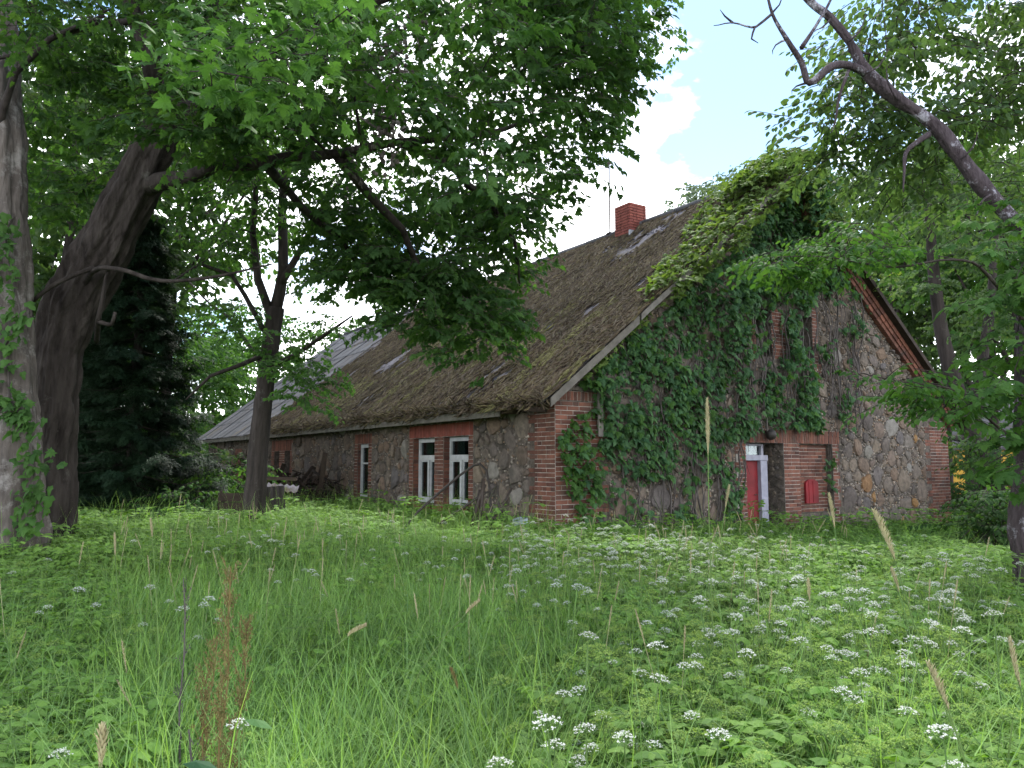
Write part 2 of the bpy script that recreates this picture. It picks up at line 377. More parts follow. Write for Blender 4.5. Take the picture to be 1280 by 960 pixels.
holes_l = [(2.78, 3.79, .74, 2.11), (4.17, 5.17, .74, 2.11), (7.62, 8.3, .74, 2.05), (13.75, 14.3, 1.0, 1.95), (14.85, 15.4, 1.0, 1.95)]
TH = .5
def wall(name, fr, u0, u1, holes, top, mats=M['mortar']):
    mb = MB(); us = sorted(set([u0, u1, RX if fr is GF else u0]+[h[0] for h in holes]+[h[1] for h in holes]+[u0+i*(u1-u0)/8 for i in range(9)]))
    zs = sorted(set([-1.0]+[h[2] for h in holes]+[h[3] for h in holes]+[.4, 1.2]))
    for a, b in zip(us[:-1], us[1:]):
        z = [q for q in zs if q < min(top(a), top(b))]
        segs = [((z[i], z[i]), (z[i+1], z[i+1])) for i in range(len(z)-1)]+[((z[-1], z[-1]), (top(a), top(b)))]
        for (la, lb), (ha, hb) in segs:
            mu, mz = (a+b)/2, (la+lb+ha+hb)/4
            if any(h[0] < mu < h[1] and h[2] < mz < h[3] for h in holes): continue
            for d in (0, -TH):
                q = [fr.p(a, la, d), fr.p(b, lb, d), fr.p(b, hb, d), fr.p(a, ha, d)]
                mb.poly(q if (d == 0) == (fr is GF) else q[::-1])
    for h in holes:
        c = [(h[0], h[2]), (h[1], h[2]), (h[1], h[3]), (h[0], h[3])]
        for i in range(4):
            (ua, za), (ub, zb) = c[i], c[(i+1) % 4]
            mb.poly([fr.p(ua, za, 0), fr.p(ub, zb, 0), fr.p(ub, zb, -TH), fr.p(ua, za, -TH)])
    return mb.build(name, mats, house)
gable = wall('gable_wall', GF, 0, W, holes_g, walltop)
longw = wall('long_wall', LF, 0, LEN, holes_l, lambda u: walltop(0))
mb = MB(); mb.poly([(W, 0, -.3), (W, LEN, -.3), (W, LEN, walltop(W)), (W, 0, walltop(W))]); mb.build('back_wall', M['mortar'], house)
mb = MB(); mb.poly([(0, LEN, -.3), (0, LEN, walltop(0)), (RX, LEN, walltop(RX)), (W, LEN, walltop(W)), (W, LEN, -.3)]); mb.build('end_wall', M['mortar'], house)
mb = MB(); mb.poly([(.02, .02, 2.62), (W-.02, .02, 2.62), (W-.02, LEN-.02, 2.62), (.02, LEN-.02, 2.62)][::-1]); mb.poly([(.5, 5.9, -.1), (11.8, 5.9, -.1), (11.8, 5.9, 2.6), (.5, 5.9, 2.6)]); mb.poly([(5.95, .5, -.1), (5.95, 24, -.1), (5.95, 24, 2.6), (5.95, .5, 2.6)]); mb.build('inner_ceiling', M['dark'], house)

# ---- bricks
def brickmesh(name, L, H, D=.03, c=.006):
    mb = MB(); b = []
    x0, x1, z0, z1 = -L/2, L/2, -H/2, H/2
    A = [(x0, 0, z0), (x1, 0, z0), (x1, 0, z1), (x0, 0, z1)]
    Bq = [(x0, -D+c, z0), (x1, -D+c, z0), (x1, -D+c, z1), (x0, -D+c, z1)]
    Cq = [(x0+c, -D, z0+c), (x1-c, -D, z0+c), (x1-c, -D, z1-c), (x0+c, -D, z1-c)]
    mb.v = A+Bq+Cq
    for i in range(4):
        j = (i+1) % 4; mb.f += [(i, j, 4+j, 4+i), (4+i, 4+j, 8+j, 8+i)]
    mb.f.append((8, 9, 10, 11)); mb.m = [0]*len(mb.f); return mb
bricks = []                  # (prio, frame, u, z, L, H, mat, d)
def lay(fr, u0, u1, z0, z1, prio, tooth=(0, 0), soldier=False, mat='brick', d=0.0, skip=.0, top=None):
    if soldier:
        n = max(1, round((u1-u0)/.077)); s = (u1-u0)/n
        for i in range(n): bricks.append((prio, fr, u0+(i+.5)*s, (z0+z1)/2+random.uniform(-.004, .004), s-.01, z1-z0-.01, mat, d+random.uniform(-.004, .004)))
        return
    n = max(1, round((z1-z0)/.0755)); h = (z1-z0)/n
    for k in range(n):
        z = z0+(k+.5)*h
        a = u0-(tooth[0] if (k//2) % 2 else 0); b = u1+(tooth[1] if (k//2) % 2 else 0)
        u = a; L = .12 if k % 2 else .25
        while u < b-.03:
            e = min(u+L, b)
            if b-e < .05: e = b
            if random.random() > skip and (top is None or z+h/2 < top((u+e)/2)):
                bricks.append((prio, fr, (u+e)/2, z, e-u-.011, h-.011, mat, d+random.uniform(-.005, .004)))
            u = e; L = .25 if k % 2 == 0 else random.choice((.25, .25, .12))
lay(GF, 0, .92, .3, 2.6, 1, (0, .2)); lay(LF, .0, .58, .3, 2.55, 0, (0, .2))
lay(GF, .06, 1.05, 2.61, 2.77, 0, soldier=True, d=.03)
lay(LF, 2.6, 5.35, 2.11, 2.38, 0, soldier=True, mat='brick_lintel'); lay(LF, 2.6, 5.35, .57, .73, 0, soldier=True, d=.05, mat='brick_lintel')
lay(LF, 2.6, 2.78, .74, 2.11, 0); lay(LF, 3.79, 4.17, .74, 2.11, 0); lay(LF, 5.17, 5.35, .74, 2.11, 0)
lay(LF, 7.42, 8.5, 2.05, 2.3, 3, soldier=True); lay(LF, 7.42, 7.62, .6, 2.05, 3); lay(LF, 8.3, 8.5, .6, 2.05, 3)
lay(LF, 13.5, 15.7, 1.95, 2.3, 4, soldier=True); lay(LF, 14.3, 14.85, .6, 1.95, 4); lay(LF, 13.5, 13.75, .6, 1.95, 4); lay(LF, 15.4, 15.7, .6, 1.95, 4)
lay(LF, 19.5, 20.5, .6, 2.1, 4)
lay(GF, 4.35, 7.68, 1.98, 2.26, 2, soldier=True); lay(GF, 4.40, 4.63, -.2, 1.98, 2, (.1, 0)); lay(GF, 5.78, 6.28, -.3, 1.98, 2); lay(GF, 7.42, 7.58, -.1, 1.98, 2, (0, .08))
lay(GF, 6.28, 7.42, .55, 1.97, 2, d=-.16)
lay(GF, 11.35, 12.2, -.6, 2.6, 2, (.22, 0), top=lambda x: 2.62)
lay(GF, 4.84, 5.04, 3.6, 4.75, 4); lay(GF, 5.52, 6.28, 3.7, 4.75, 4); lay(GF, 6.88, 7.06, 3.7, 5.0, 2); lay(GF, 6.75, 7.25, 3.5, 3.7, 2); lay(GF, 6.9, 7.08, 3.3, 3.5, 2); pass
for hu in (2.78, 4.17):      # visible brick window reveals
    fr = Frame((0, hu+1.0, 0), (1, 0, 0), (0, -1, 0)); lay(fr, .005, .15, .74, 2.1, 3)
fr = Frame((0, 8.3, 0), (1, 0, 0), (0, -1, 0)); lay(fr, .005, .2, .74, 2.05, 4)
# stepped brick cornice under the right verge
for sgn, x0, x1 in ((1, RX, W),):
    L = math.hypot(x1-x0, SL*(x1-x0)); n = int(L/.2)
    for i in range(n):
        for r in range(3):
            x = x0+(i+.5+(.5 if r % 2 else 0))*(x1-x0)/n; z = walltop(x)-.06-r*.115
            bricks.append((2, 'rake', x, z, .185, .1, 'brick', .10-.035*r))
bricks.sort(key=lambda b: b[0])
jz = {'gable_wall': MB(), 'long_wall': MB()}
for fr, a, b, c, d, e in [(GF, 0, .9, .28, 2.6, .001), (GF, .06, 1.05, 2.61, 2.77, .03), (LF, 0, .57, .28, 2.55, .001), (LF, 2.6, 5.35, 2.11, 2.38, .001), (LF, 2.6, 5.35, .57, .735, .05),
        (LF, 2.6, 2.78, .74, 2.11, .001), (LF, 3.79, 4.17, .74, 2.11, .001), (LF, 5.17, 5.35, .74, 2.11, .001), (LF, 7.42, 8.5, 2.05, 2.3, .001), (LF, 7.42, 7.62, .6, 2.05, .001), (LF, 8.3, 8.5, .6, 2.05, .001),
        (LF, 13.5, 15.7, 1.95, 2.3, .001), (LF, 14.3, 14.85, .6, 1.95, .001), (GF, 4.35, 7.68, 1.985, 2.26, .001), (GF, 4.35, 4.63, -.2, 1.98, .001), (GF, 5.78, 6.28, -.3, 1.98, .001), (GF, 7.42, 7.6, .2, 1.98, .001),
        (GF, 6.285, 7.415, .552, 1.978, -.16), (GF, 11.37, 12.2, -.6, 2.6, .001), (GF, 5.525, 6.275, 3.7, 4.7, .001), (GF, 6.885, 7.06, 3.7, 5.0, .001)]:
    q = [fr.p(a, c, e), fr.p(b, c, e), fr.p(b, d, e), fr.p(a, d, e)]; jz['gable_wall' if fr is GF else 'long_wall'].poly(q if fr is GF else q[::-1])
for k_, q in jz.items(): q.build('brick_mortar', M['joint'], bpy.data.objects[k_])['kind'] = 'stuff'
U = {}
for m_ in ('brick', 'brick_lintel'): U[m_] = {}
def unit_mesh(L, H, mat):
    k = (round(L, 2), round(H, 2))
    if k not in U[mat]: U[mat][k] = brickmesh(mat, L, H, .022, .004).mesh('brick', M[mat])
    return U[mat][k]
rest = {}
ang = math.atan(SL)
for i, (pr, fr, u, z, L, H, mat, d) in enumerate(bricks):
    if fr == 'rake':
        Mx = Matrix.Translation((u, -d+.0, z)) @ Matrix.Rotation(ang, 4, 'Y'); par = gable
    else:
        par = gable if abs(fr.n.y) > .5 and fr.o.y == 0 else longw
        Mx = Matrix.Translation(fr.p(u, z, d-.012)) @ Matrix.Rotation(fr.rz if fr is not LF else R(-90), 4, 'Z')
    if i < 300 and fr != 'rake':
        o = link('brick', unit_mesh(L, H, mat), par); o.matrix_local = Mx
    else:
        k = (par.name, mat); rest.setdefault(k, MB()); q = brickmesh(mat, L, H, .11 if fr == 'rake' else .022, .004); b = len(rest[k].v)
        rest[k].v += [tuple(Mx @ Vector(v)) for v in q.v]; rest[k].f += [tuple(b+j for j in f) for f in q.f]; rest[k].m += q.m
for (pn, mat), q in rest.items(): tag(q.build('brickwork', M[mat], bpy.data.objects[pn]), kind='stuff')

# ---- field stones
zones_g = [(-.1, 1.12, -.9, 2.8), (4.28, 7.7, -.9, 2.28), (11.12, 12.4, -.9, 2.7), (4.82, 7.1, 3.6, 5.0)]
zones_l = [(-.1, .7, -.3, 2.7), (2.58, 5.37, .55, 2.4), (7.4, 8.52, .55, 2.32), (13.48, 15.72, .55, 2.32), (19.45, 20.55, .55, 2.2)]
def clip(poly, nx_, ny_, c):
    out = []
    for i in range(len(poly)):
        a, b = poly[i], poly[(i+1) % len(poly)]; da, db = nx_*a[0]+ny_*a[1]-c, nx_*b[0]+ny_*b[1]-c
        if da <= 0: out.append(a)
        if da*db < 0: s = da/(da-db); out.append((a[0]+(b[0]-a[0])*s, a[1]+(b[1]-a[1])*s))
    return out
def stonewall(fr, u0, u1, zones, top, seed, par, prio, dens=lambda u, z: .36):
    rg = random.Random(seed); pts = []
    for _ in range(int((u1-u0)*900)):
        u, z = rg.uniform(u0+.1, u1-.1), rg.uniform(-.5 if fr is GF and _ % 2 else -.1, 7.6)
        if z > top(u)-.1 or any(a-.04 < u < b+.04 and c-.04 < z < d+.04 for a, b, c, d in zones): continue
        r = dens(u, z)*rg.choice((.5, .7, .9, 1.0, 1.25))
        if all((u-q[0])**2+(z-q[1])**2 > ((r+q[2])/2)**2 for q in pts): pts.append((u, z, r))
    stones = []; polys = []
    for i, (u, z, r) in enumerate(pts):
        poly = [(u-.4, z-.4), (u+.4, z-.4), (u+.4, z+.4), (u-.4, z+.4)]
        for j, (a, b, r2) in enumerate(pts):
            if i == j or abs(a-u) > .9 or abs(b-z) > .9: continue
            dx, dz = a-u, b-z; L = math.hypot(dx, dz); t = .5+.5*(r*r-r2*r2)/(L*L)*.5
            t = min(max(t, .3), .7); poly = clip(poly, dx/L, dz/L, (u*dx+z*dz)/L+L*t-.016)
            if len(poly) < 3: break
        if len(poly) < 3: continue
        for a, b, c, d in zones:
            if a-.6 < u < b+.6 and c-.6 < z < d+.6:
                ds = [(a-u, 1, 0, a), (u-b, -1, 0, -b), (c-z, 0, 1, c), (z-d, 0, -1, -d)]; q = max(ds); poly = clip(poly, q[1], q[2], q[3]-.015)
        poly = clip(poly, 1, 0, u1-.01); poly = clip(poly, -1, 0, -u0-.01)
        if len(poly) < 3: continue
        poly = clip(poly, 0, 1, top(u)-.05)
        if len(poly) < 3: continue
        cx, cz = sum(p[0] for p in poly)/len(poly), sum(p[1] for p in poly)/len(poly)
        lim = min(r*.74, .36); poly = [(cx+(x-cx)*min(1, lim/max(.01, math.hypot(x-cx, y-cz))), cz+(y-cz)*min(1, lim/max(.01, math.hypot(x-cx, y-cz)))) for x, y in poly]
        q = []
        for k in range(len(poly)):
            a, b = poly[k], poly[(k+1) % len(poly)]; s = rg.uniform(.2, .3)
            q += [(a[0]+(b[0]-a[0])*s, a[1]+(b[1]-a[1])*s), (a[0]+(b[0]-a[0])*(1-s), a[1]+(b[1]-a[1])*(1-s))]
        sh = rg.uniform(.9, 1.0); q = [(cx+(x-cx)*sh*rg.uniform(.95, 1.03), cz+(y-cz)*sh*rg.uniform(.95, 1.03)) for x, y in q]
        polys.append(q); h = rg.uniform(.03, .07)
        mb = MB(); n = len(q); tx, tz = rg.uniform(-.015, .015), rg.uniform(-.015, .015)
        for s, hh in ((1, -.01), (.92, h*.62), (.60, h*.95)):
            mb.v += [tuple(fr.p(cx+(x-cx)*s, cz+(y-cz)*s, hh+(tx*(x-cx)+tz*(y-cz))*8*(hh > 0)+(rg.uniform(-.006, .006) if hh > 0 else 0))) for x, y in q]
        mb.v.append(tuple(fr.p(cx, cz, h+rg.uniform(0, .01))))
        for k in range(n):
            k2 = (k+1) % n; mb.f += [(k, k2, n+k2, n+k), (n+k, n+k2, 2*n+k2, 2*n+k), (2*n+k, 2*n+k2, 3*n)]
        mb.m = [0]*len(mb.f); sz = math.sqrt(max(1e-4, abs(sum(q[k][0]*q[(k+1) % n][1]-q[(k+1) % n][0]*q[k][1] for k in range(n))/2)))
        col = 'stone_ochre' if (fr is GF and u > 8 and z < 2.4 and rg.random() < .12) else ('stone_pale' if rg.random() < .05 and u > 1 else 'stone')
        stones.append((prio(u, z, sz), mb, cx, cz, col))
    # chips in the joints
    chips = MB()
    for _ in range(int((u1-u0)*(3600 if fr is GF else 1300))):
        u, z = rg.uniform(u0, u1), rg.uniform(-.4 if fr is GF else .25, 7.6)
        if z > top(u)-.03 or any(a < u < b and c < z < d for a, b, c, d in zones): continue
        if any(abs(q[0][0]-u) < .6 and abs(q[0][1]-z) < .6 and inpoly(u, z, q) for q in polys): continue
        s = rg.uniform(.010, .034); n = 5; th = rg.uniform(0, 6); b = len(chips.v); el = rg.uniform(.5, 1); ro = rg.uniform(0, 3)
        ring = []
        for k in range(n):
            a = th+k*2*math.pi/n; x, y = math.cos(a)*s*rg.uniform(.8, 1.2), math.sin(a)*s*el*rg.uniform(.8, 1.2)
            ring.append((x*math.cos(ro)-y*math.sin(ro), x*math.sin(ro)+y*math.cos(ro)))
        hh = rg.uniform(.008, .035)
        chips.v += [tuple(fr.p(u+x, z+y, 0)) for x, y in ring]+[tuple(fr.p(u+x*.8, z+y*.8, hh)) for x, y in ring]+[tuple(fr.p(u, z, hh+.004))]
        for k in range(n):
            k2 = (k+1) % n; chips.f += [(b+k, b+k2, b+n+k2, b+n+k), (b+n+k, b+n+k2, b+2*n)]; chips.m += [0, 0]
    tag(chips.build('stone_chips', M['chip'], par), kind='stuff')
    return [(s[0], s[1], s[4], par) for s in stones]
sg = stonewall(GF, 0, W, zones_g, walltop, 3, gable, lambda u, z, s: (2 if u > 7.4 and z < 5 else .6)*s/(1+z*.05), lambda u, z: .40 if z < 1.2 else (.34 if z < 2.7 else .27))
sl = stonewall(LF, 0, LEN, zones_l, lambda u: walltop(0)-.05, 5, longw, lambda u, z, s: s*(2.2 if u < 7.5 else .3), lambda u, z: .34 if u < 9 else .46)
alls = sorted(sg+sl, key=lambda s: -s[0]); rest = {}
for i, (pr, mb, col, par) in enumerate(alls):
    if i < 300: mb.build('stone', M[col], par)
    else:
        k = (par.name, col); rest.setdefault(k, MB()); q = rest[k]; b = len(q.v); q.v += mb.v; q.f += [tuple(b+j for j in f) for f in mb.f]; q.m += mb.m
for (pn, col), q in rest.items(): tag(q.build('stonework', M[col], bpy.data.objects[pn]), kind='stuff')
# rough stones in the door reveal
mb = MB(); rg = random.Random(4)
for k in range(60):
    y, z = rg.uniform(.03, .45), rg.uniform(.1, 1.95); mb.ball((5.78, y, z), rg.uniform(.04, .08), 0, (.35, 1, .7), 7, 4, .2)
mb.build('reveal_stonework', M['stone'], gable, smooth=False)['kind'] = 'stuff'

# ---- windows of the long wall
def window(y0, y1, z0, z1, dep, leaves=True, mid=.0, curtain=True):
    w_ = empty('window'); w_.parent = house; w_.location = (dep, (y0+y1)/2, z0)
    hw, H_ = (y1-y0)/2, z1-z0; f = MB(); fw = .07
    def bar(a, b, c, d, x0=-.02, x1=.05): f.box((x0, a, c), (x1, b, d))
    bar(-hw, -hw+fw, 0, H_); bar(hw-fw, hw, 0, H_); bar(-hw+fw, hw-fw, 0, .07); bar(-hw+fw, hw-fw, H_-.08, H_)
    tr = H_*.70
    if leaves:
        bar(-hw+fw, hw-fw, tr-.05, tr+.05, -.03); bar(-.035, .035, .07, tr-.05, -.035)
        for s in (-1, 1):
            a, b = sorted((s*.035, s*(hw-fw))); 
            for c in ((a, a+.03, .07, tr-.05), (b-.03, b, .07, tr-.05), (a+.03, b-.03, .07, .11), (a+.03, b-.03, tr-.09, tr-.05)): bar(*c, 0, .04)
    else: bar(-hw+fw, hw-fw, H_*.62, H_*.62+.04, -.02)
    o = f.build('window_frame', M['white_paint'], w_)
    for (a, b, c, d) in ([(-hw+fw, hw-fw, tr+.05, H_-.08), (-hw+fw, -.035, .07, tr-.05), (.035, hw-fw, .07, tr-.05)] if leaves else [(-hw+fw, hw-fw, .07, H_*.62), (-hw+fw, hw-fw, H_*.62+.04, H_-.08)]):
        g = MB(); g.box((.02, a, c), (.026, b, d)); g.build('pane', M['glass'], w_)
    if curtain:
        g = MB(); n = 24
        for i in range(n):
            a = -hw+2*hw*i/n; b = -hw+2*hw*(i+1)/n
            if -.12 < a < .12: continue
            g.poly([(.14+.02*math.sin(i*1.9), a, .03), (.14+.02*math.sin((i+1)*1.9), b, .03), (.14+.02*math.sin((i+1)*1.9), b, H_-.05), (.14+.02*math.sin(i*1.9), a, H_-.05)])
        g.build('curtain', M['curtain'], w_)
    return w_
window(2.79, 3.78, .75, 2.1, .15); window(4.18, 5.16, .75, 2.1, .15, curtain=True); window(7.63, 8.29, .75, 2.04, .1, False)
window(13.76, 14.29, 1.01, 1.94, .2, False, curtain=False); window(14.86, 15.39, 1.01, 1.94, .2, False, curtain=False)
for a, b in ((5.05, 5.51), (6.29, 6.87)):
    w_ = empty('window'); w_.parent = gable; w_.location = ((a+b)/2, .22, 3.74); f = MB(); hw = (b-a)/2; H_ = .95
    for q in ((-hw, -hw+.05, 0, H_), (hw-.05, hw, 0, H_), (-.02, .02, .05, H_-.05), (-hw+.05, hw-.05, 0, .05), (-hw+.05, hw-.05, H_-.05, H_), (-hw+.05, -.02, .45, .48), (.02, hw-.05, .45, .48)): f.box((q[0], -.02, q[2]), (q[1], .03, q[3]))
    f.v = [(p[0]+w_.location.x, p[1]+.22, p[2]+3.74) for p in f.v]; bpy.data.objects.remove(w_)
    f.build('attic_window', M['wood_grey'], house)

# ---- door
dr = empty('door'); dr.parent = house; dr.location = (5.0, .27, 0)
for z0, z1, x0, x1 in ((-.3, 1.62, -.37, .295),):
    mb = MB(); mb.box((x0, 0, z0), (x1, .04, z1))
    for a, b in ((-.1, .62), (.72, 1.1), (1.2, 1.55)): 
        mb.box((x0+.1, -.012, a), (x1-.1, .0, b)); 
    mb.build('door_leaf', M['red_paint'], dr)
for z_ in (.3, 1.35):
    mb = MB(); mb.box((-.37, -.018, z_), (-.05, -.013, z_+.04)); mb.build('hinge', M['metal'], dr)
mb = MB(); mb.box((.30, -.08, -.3), (.50, .05, 1.63)); mb.box((-.37, -.085, 1.635), (.52, .05, 1.74)); mb.box((.36, -.05, 1.74), (.43, .03, 1.96)); mb.box((-.37, -.05, 1.93), (.36, .03, 1.97)); mb.build('door_frame', M['lilac_paint'], dr)
mb = MB(); mb.box((-.37, 0, 1.745), (.355, .006, 1.925)); mb.build('transom_pane', M['glass'], dr)
mb = MB(); mb.tube([(.2, -.01, .95), (.2, -.05, .95), (.12, -.055, .95)], [.01]*3, 6); mb.build('handle', M['metal'], dr)
mb = MB(); mb.box((-.4, .3, 0), (.9, .32, 2.0)); mb.build('door_backing', M['dark'], dr)
# small arched red hatch in the bricked-up window
mb = MB(); pr = [(-.21, 0), (.21, 0), (.21, .40)]+[(.21*math.cos(a), .40+.10*math.sin(a)) for a in [R(q) for q in range(15, 180, 15)]]+[(-.21, .40)]
b = len(pr); mb.v = [(6.82+x, .145, .74+z) for x, z in pr]+[(6.82+x, .10, .74+z) for x, z in pr]; mb.f = [tuple(range(b, 2*b))]+[(i, (i+1) % b, b+(i+1) % b, b+i) for i in range(b)]; mb.m = [0]*len(mb.f)
mb.box((6.70, .09, .76), (6.72, .1, 1.2)); mb.box((6.84, .09, .76), (6.86, .1, 1.2)); mb.build('arched_hatch', M['red_paint'], house)
lampo = empty('outdoor_lamp'); lampo.parent = house; lampo.location = (5.2, -.04, 2.08)
mb = MB(); mb.ball((0, -.12, .06), .11, 0, (1, 1, 1), 12, 8); mb.tube([(0, 0, .1), (0, -.08, .12)], [.05, .05], 10); mb.build('lamp_shade', M['metal'], lampo, smooth=True)
# kneeler wedge over the corner pier, hanging board
mb = MB(); mb.box((-.05, -.06, 2.78), (1.1, -.005, 2.84)); mb.build('plinth_band', M['mortar'], house)
mb = MB(); mb.box((.78, -.17, 2.02), (.88, -.14, 3.15), jit=.004); mb.build('hanging_board', M['wood_grey'], house)

# ---- roof
roof = empty('roof'); roof.parent = house
sl_len = math.hypot(RX+OV, RZ-EZ); rows, cols = 8, 26
def sheet(Lw, Lh, waves, seed):
    mb = MB(); n = waves*4; rg = random.Random(seed)
    for j in range(3):
        for i in range(n+1):
            mb.v.append((i/n*Lw, j/2*Lh, .022*math.cos(2*math.pi*i/4)+.008*noise.noise(Vector((i*.2, j, seed)))+(rg.uniform(-.006, .003) if j == 0 else 0)))
    for j in range(2):
        for i in range(n): mb.f.append((j*(n+1)+i, j*(n+1)+i+1, (j+1)*(n+1)+i+1, (j+1)*(n+1)+i)); mb.m.append(0)
    return mb
shs = [sheet(1.0, sl_len/rows+.09, 6, k) for k in range(3)]
msh = {k: [s.mesh('roof_sheet', M[k], True) for s in shs] for k in ('sheet', 'sheet_grey')}
rotL = Matrix(((0, math.cos(ang), -math.sin(ang), 0), (-1, 0, 0, 0), (0, math.sin(ang), math.cos(ang), 0), (0, 0, 0, 1)))  # local x->-Y, y->up slope
def sag(y, s): return -.05*math.sin(math.pi*min(1, max(0, y/LEN)))*math.sin(math.pi*s/sl_len)
for j in range(rows):
    for i in range(cols):
        y = -VG+i*.99; s = j*sl_len/rows-.04
        k = 'sheet_grey' if y > 13.2+.55*s+.6*noise.noise(Vector((i*.7, j*.9, 0))) else 'sheet'
        p = Vector((-OV+s*math.cos(ang), y+.99, EZ+s*math.sin(ang)+.012*(i % 2)+sag(y, s)))
        o = link('roof_sheet', random.choice(msh[k]), roof)
        o.matrix_local = Matrix.Translation(p) @ rotL @ Matrix.Rotation(random.uniform(-.006, .006), 4, 'Z') @ Matrix.Rotation(-.02+random.uniform(-.004, .004), 4, 'X')
mb = MB()      # right slope, far side
n = 172
for i in range(n+1):
    y = -VG+i*.15; h = .02*(i % 2)
    mb.v += [(RX, y, RZ+h), (W+OV, y, EZ+h)]
for i in range(n): mb.f.append((2*i, 2*i+1, 2*i+3, 2*i+2)); mb.m.append(0)
mb.build('far_roof_slope', M['sheet'], roof)
mb = MB()      # dark boarding below both slopes and the verge soffit
for sg_ in (-1, 1):
    a = (RX, roofz(RX)-.05); b = (RX+sg_*(RX+OV), EZ-.05)
    mb.poly([(a[0], -VG+.02, a[1]), (b[0], -VG+.02, b[1]), (b[0], LEN, b[1]), (a[0], LEN, a[1])])
mb.build('roof_boarding', M['wood_dark'], roof)
def verge_board(name, x0, x1, mat, off=.0, hh=.16, yy=None):
    y = -VG-.02+off; mb = MB(); z0, z1 = roofz(x0)-.02, roofz(x1)-.02
    a = [(x0, y, z0-hh), (x1, y, z1-hh), (x1, y, z1), (x0, y, z0)]; b2 = [(p[0], y+.03, p[2]) for p in a]
    mb.v = a+b2; mb.f = [(0, 1, 2, 3), (7, 6, 5, 4), (0, 4, 5, 1), (1, 5, 6, 2), (2, 6, 7, 3), (3, 7, 4, 0)]; mb.m = [0]*6; return mb.build(name, M[mat], roof)
verge_board('verge_board', -.35, 1.55, 'wood_grey', hh=.15); verge_board('verge_board', 1.6, RX-.02, 'wood_grey', .003, .12); verge_board('verge_board', RX+.02, W+OV, 'wood_dark', hh=.12)
mb = MB(); mb.poly([(RX, -VG, walltop(RX)+.02), (W+OV, -VG, EZ-.11), (W+OV, .0, EZ-.11), (RX, .0, walltop(RX)+.02)]); mb.build('verge_soffit', M['wood_dark'], roof)
y = 1.0
for L in (5.2, 5.6, 6.2, 7.2):
    mb = MB(); z = EZ-.17; mb.box((-OV+.0, y, z-random.uniform(0, .02)), (-OV+.03, y+L-.03, z+.13), jit=.006); mb.build('fascia_board', M['wood_grey'], roof); y += L
mb = MB()
for k in range(34): mb.box((-OV+.05, .2+k*.74, EZ-.13), (.1, .28+k*.74, EZ-.05), M=Matrix.Translation((0, 0, 0)))
mb.build('rafter_ends', M['wood_dark'], roof)['kind'] = 'stuff'
mb = MB(); 
for k in range(22):
    y = -VG+k*1.16; mb.tube([(RX, y, RZ+.03), (RX, y+1.14, RZ+.035)], [.07, .075], 8, cap=True)
mb.build('ridge_cap', M['sheet_grey'], roof, smooth=True)
# moss: strands and pads
pm = []
for k in range(5):
    b = MB(); rg = random.Random(k)
    for q in range(5):
        x = rg.uniform(-.02, .02); L = rg.uniform(.06, .2); y0 = rg.uniform(-.2, .1); pp = [(x+rg.uniform(-.012, .012), y0+L*i/3, rg.uniform(.0, .02)) for i in range(4)]
        r = rg.uniform(.006, .014); b.tube(pp, [r*.35, r, r*.9, r*.3], 4, 0, cap=False)
    pm.append(b)
its = []; itg = []
rg = random.Random(11)
eul = rotL.to_3x3()
for _ in range(90000):
    y = rg.uniform(-VG, 24.5); s = rg.uniform(-.05, sl_len)
    nn = noise.noise(Vector((y*.5, s*.5, 0)))+.5*noise.noise(Vector((y*2.2, s*.7, 5)))
    edge = 13.0+.5*s
    dn = (1.0 if y < edge else max(0, .75-(y-edge)*.2-s*.1))*(1 if s < 5.5 else max(.6, 1-(s-5.5)*.25))
    if rg.random() > dn*(.62+nn*1.1+.5*noise.noise(Vector((y*3.1, s*2.3, 8)))): continue
    y = -VG+round((y+VG)/.165)*.165+rg.uniform(-.035, .035)
    if y < -VG: y = -VG+.02
    x = -OV+s*math.cos(ang); z = EZ+s*math.sin(ang)+sag(y, s)+.02
    e = (Matrix.Rotation(rg.gauss(0, .35), 3, 'Z')); mt = (eul @ e).to_euler()
    sc = rg.uniform(.6, 1.35)*(1.25 if s < 2.5 else 1)
    green = noise.noise(Vector((y*1.3, s*.35, 9))) > .25 and s < 4.0 and y < 13
    (itg if green and rg.random() < .45 else its).append((rg.randrange(5), (x, y, z), mt, (sc*1.2, sc, sc*rg.uniform(.8, 1.6))))
scatter('roof_moss', pm, its, [M['moss']], roof); scatter('green_roof_moss', pm, itg, [M['moss_green']], roof)
# chimney
ch = empty('chimney'); ch.parent = roof; ch.location = (RX-.1, 4.68, 7.12)
cw = .29
mb = MB(); mb.box((-cw+.012, -cw+.012, -.1), (cw-.012, cw-.012, 1.17)); mb.box((-cw+.1, -cw+.1, 1.17), (cw-.1, cw-.1, 1.19), 1); mb.build('chimney_core', [M['mortar'], M['dark']], ch)
save = bricks; bricks = []
for fr in (Frame((-cw, -cw, 0), (1, 0, 0), (0, -1, 0)), Frame((-cw, cw, 0), (0, -1, 0), (-1, 0, 0)), Frame((cw, -cw, 0), (0, 1, 0), (1, 0, 0)), Frame((cw, cw, 0), (-1, 0, 0), (0, 1, 0))): lay(fr, 0, 2*cw, 0, 1.18, 0)
q = MB()
for (pr, fr, u, z, L, H, mat, d) in bricks:
    bm_ = brickmesh('b', L, H, .03); Mx = Matrix.Translation(fr.p(u, z, -.02)) @ Matrix.Rotation(math.atan2(fr.u.y, fr.u.x), 4, 'Z'); b = len(q.v)
    q.v += [tuple(Mx @ Vector(v)) for v in bm_.v]; q.f += [tuple(b+j for j in f) for f in bm_.f]; q.m += bm_.m
q.build('brickwork', M['brick_lintel'], ch)['kind'] = 'stuff'
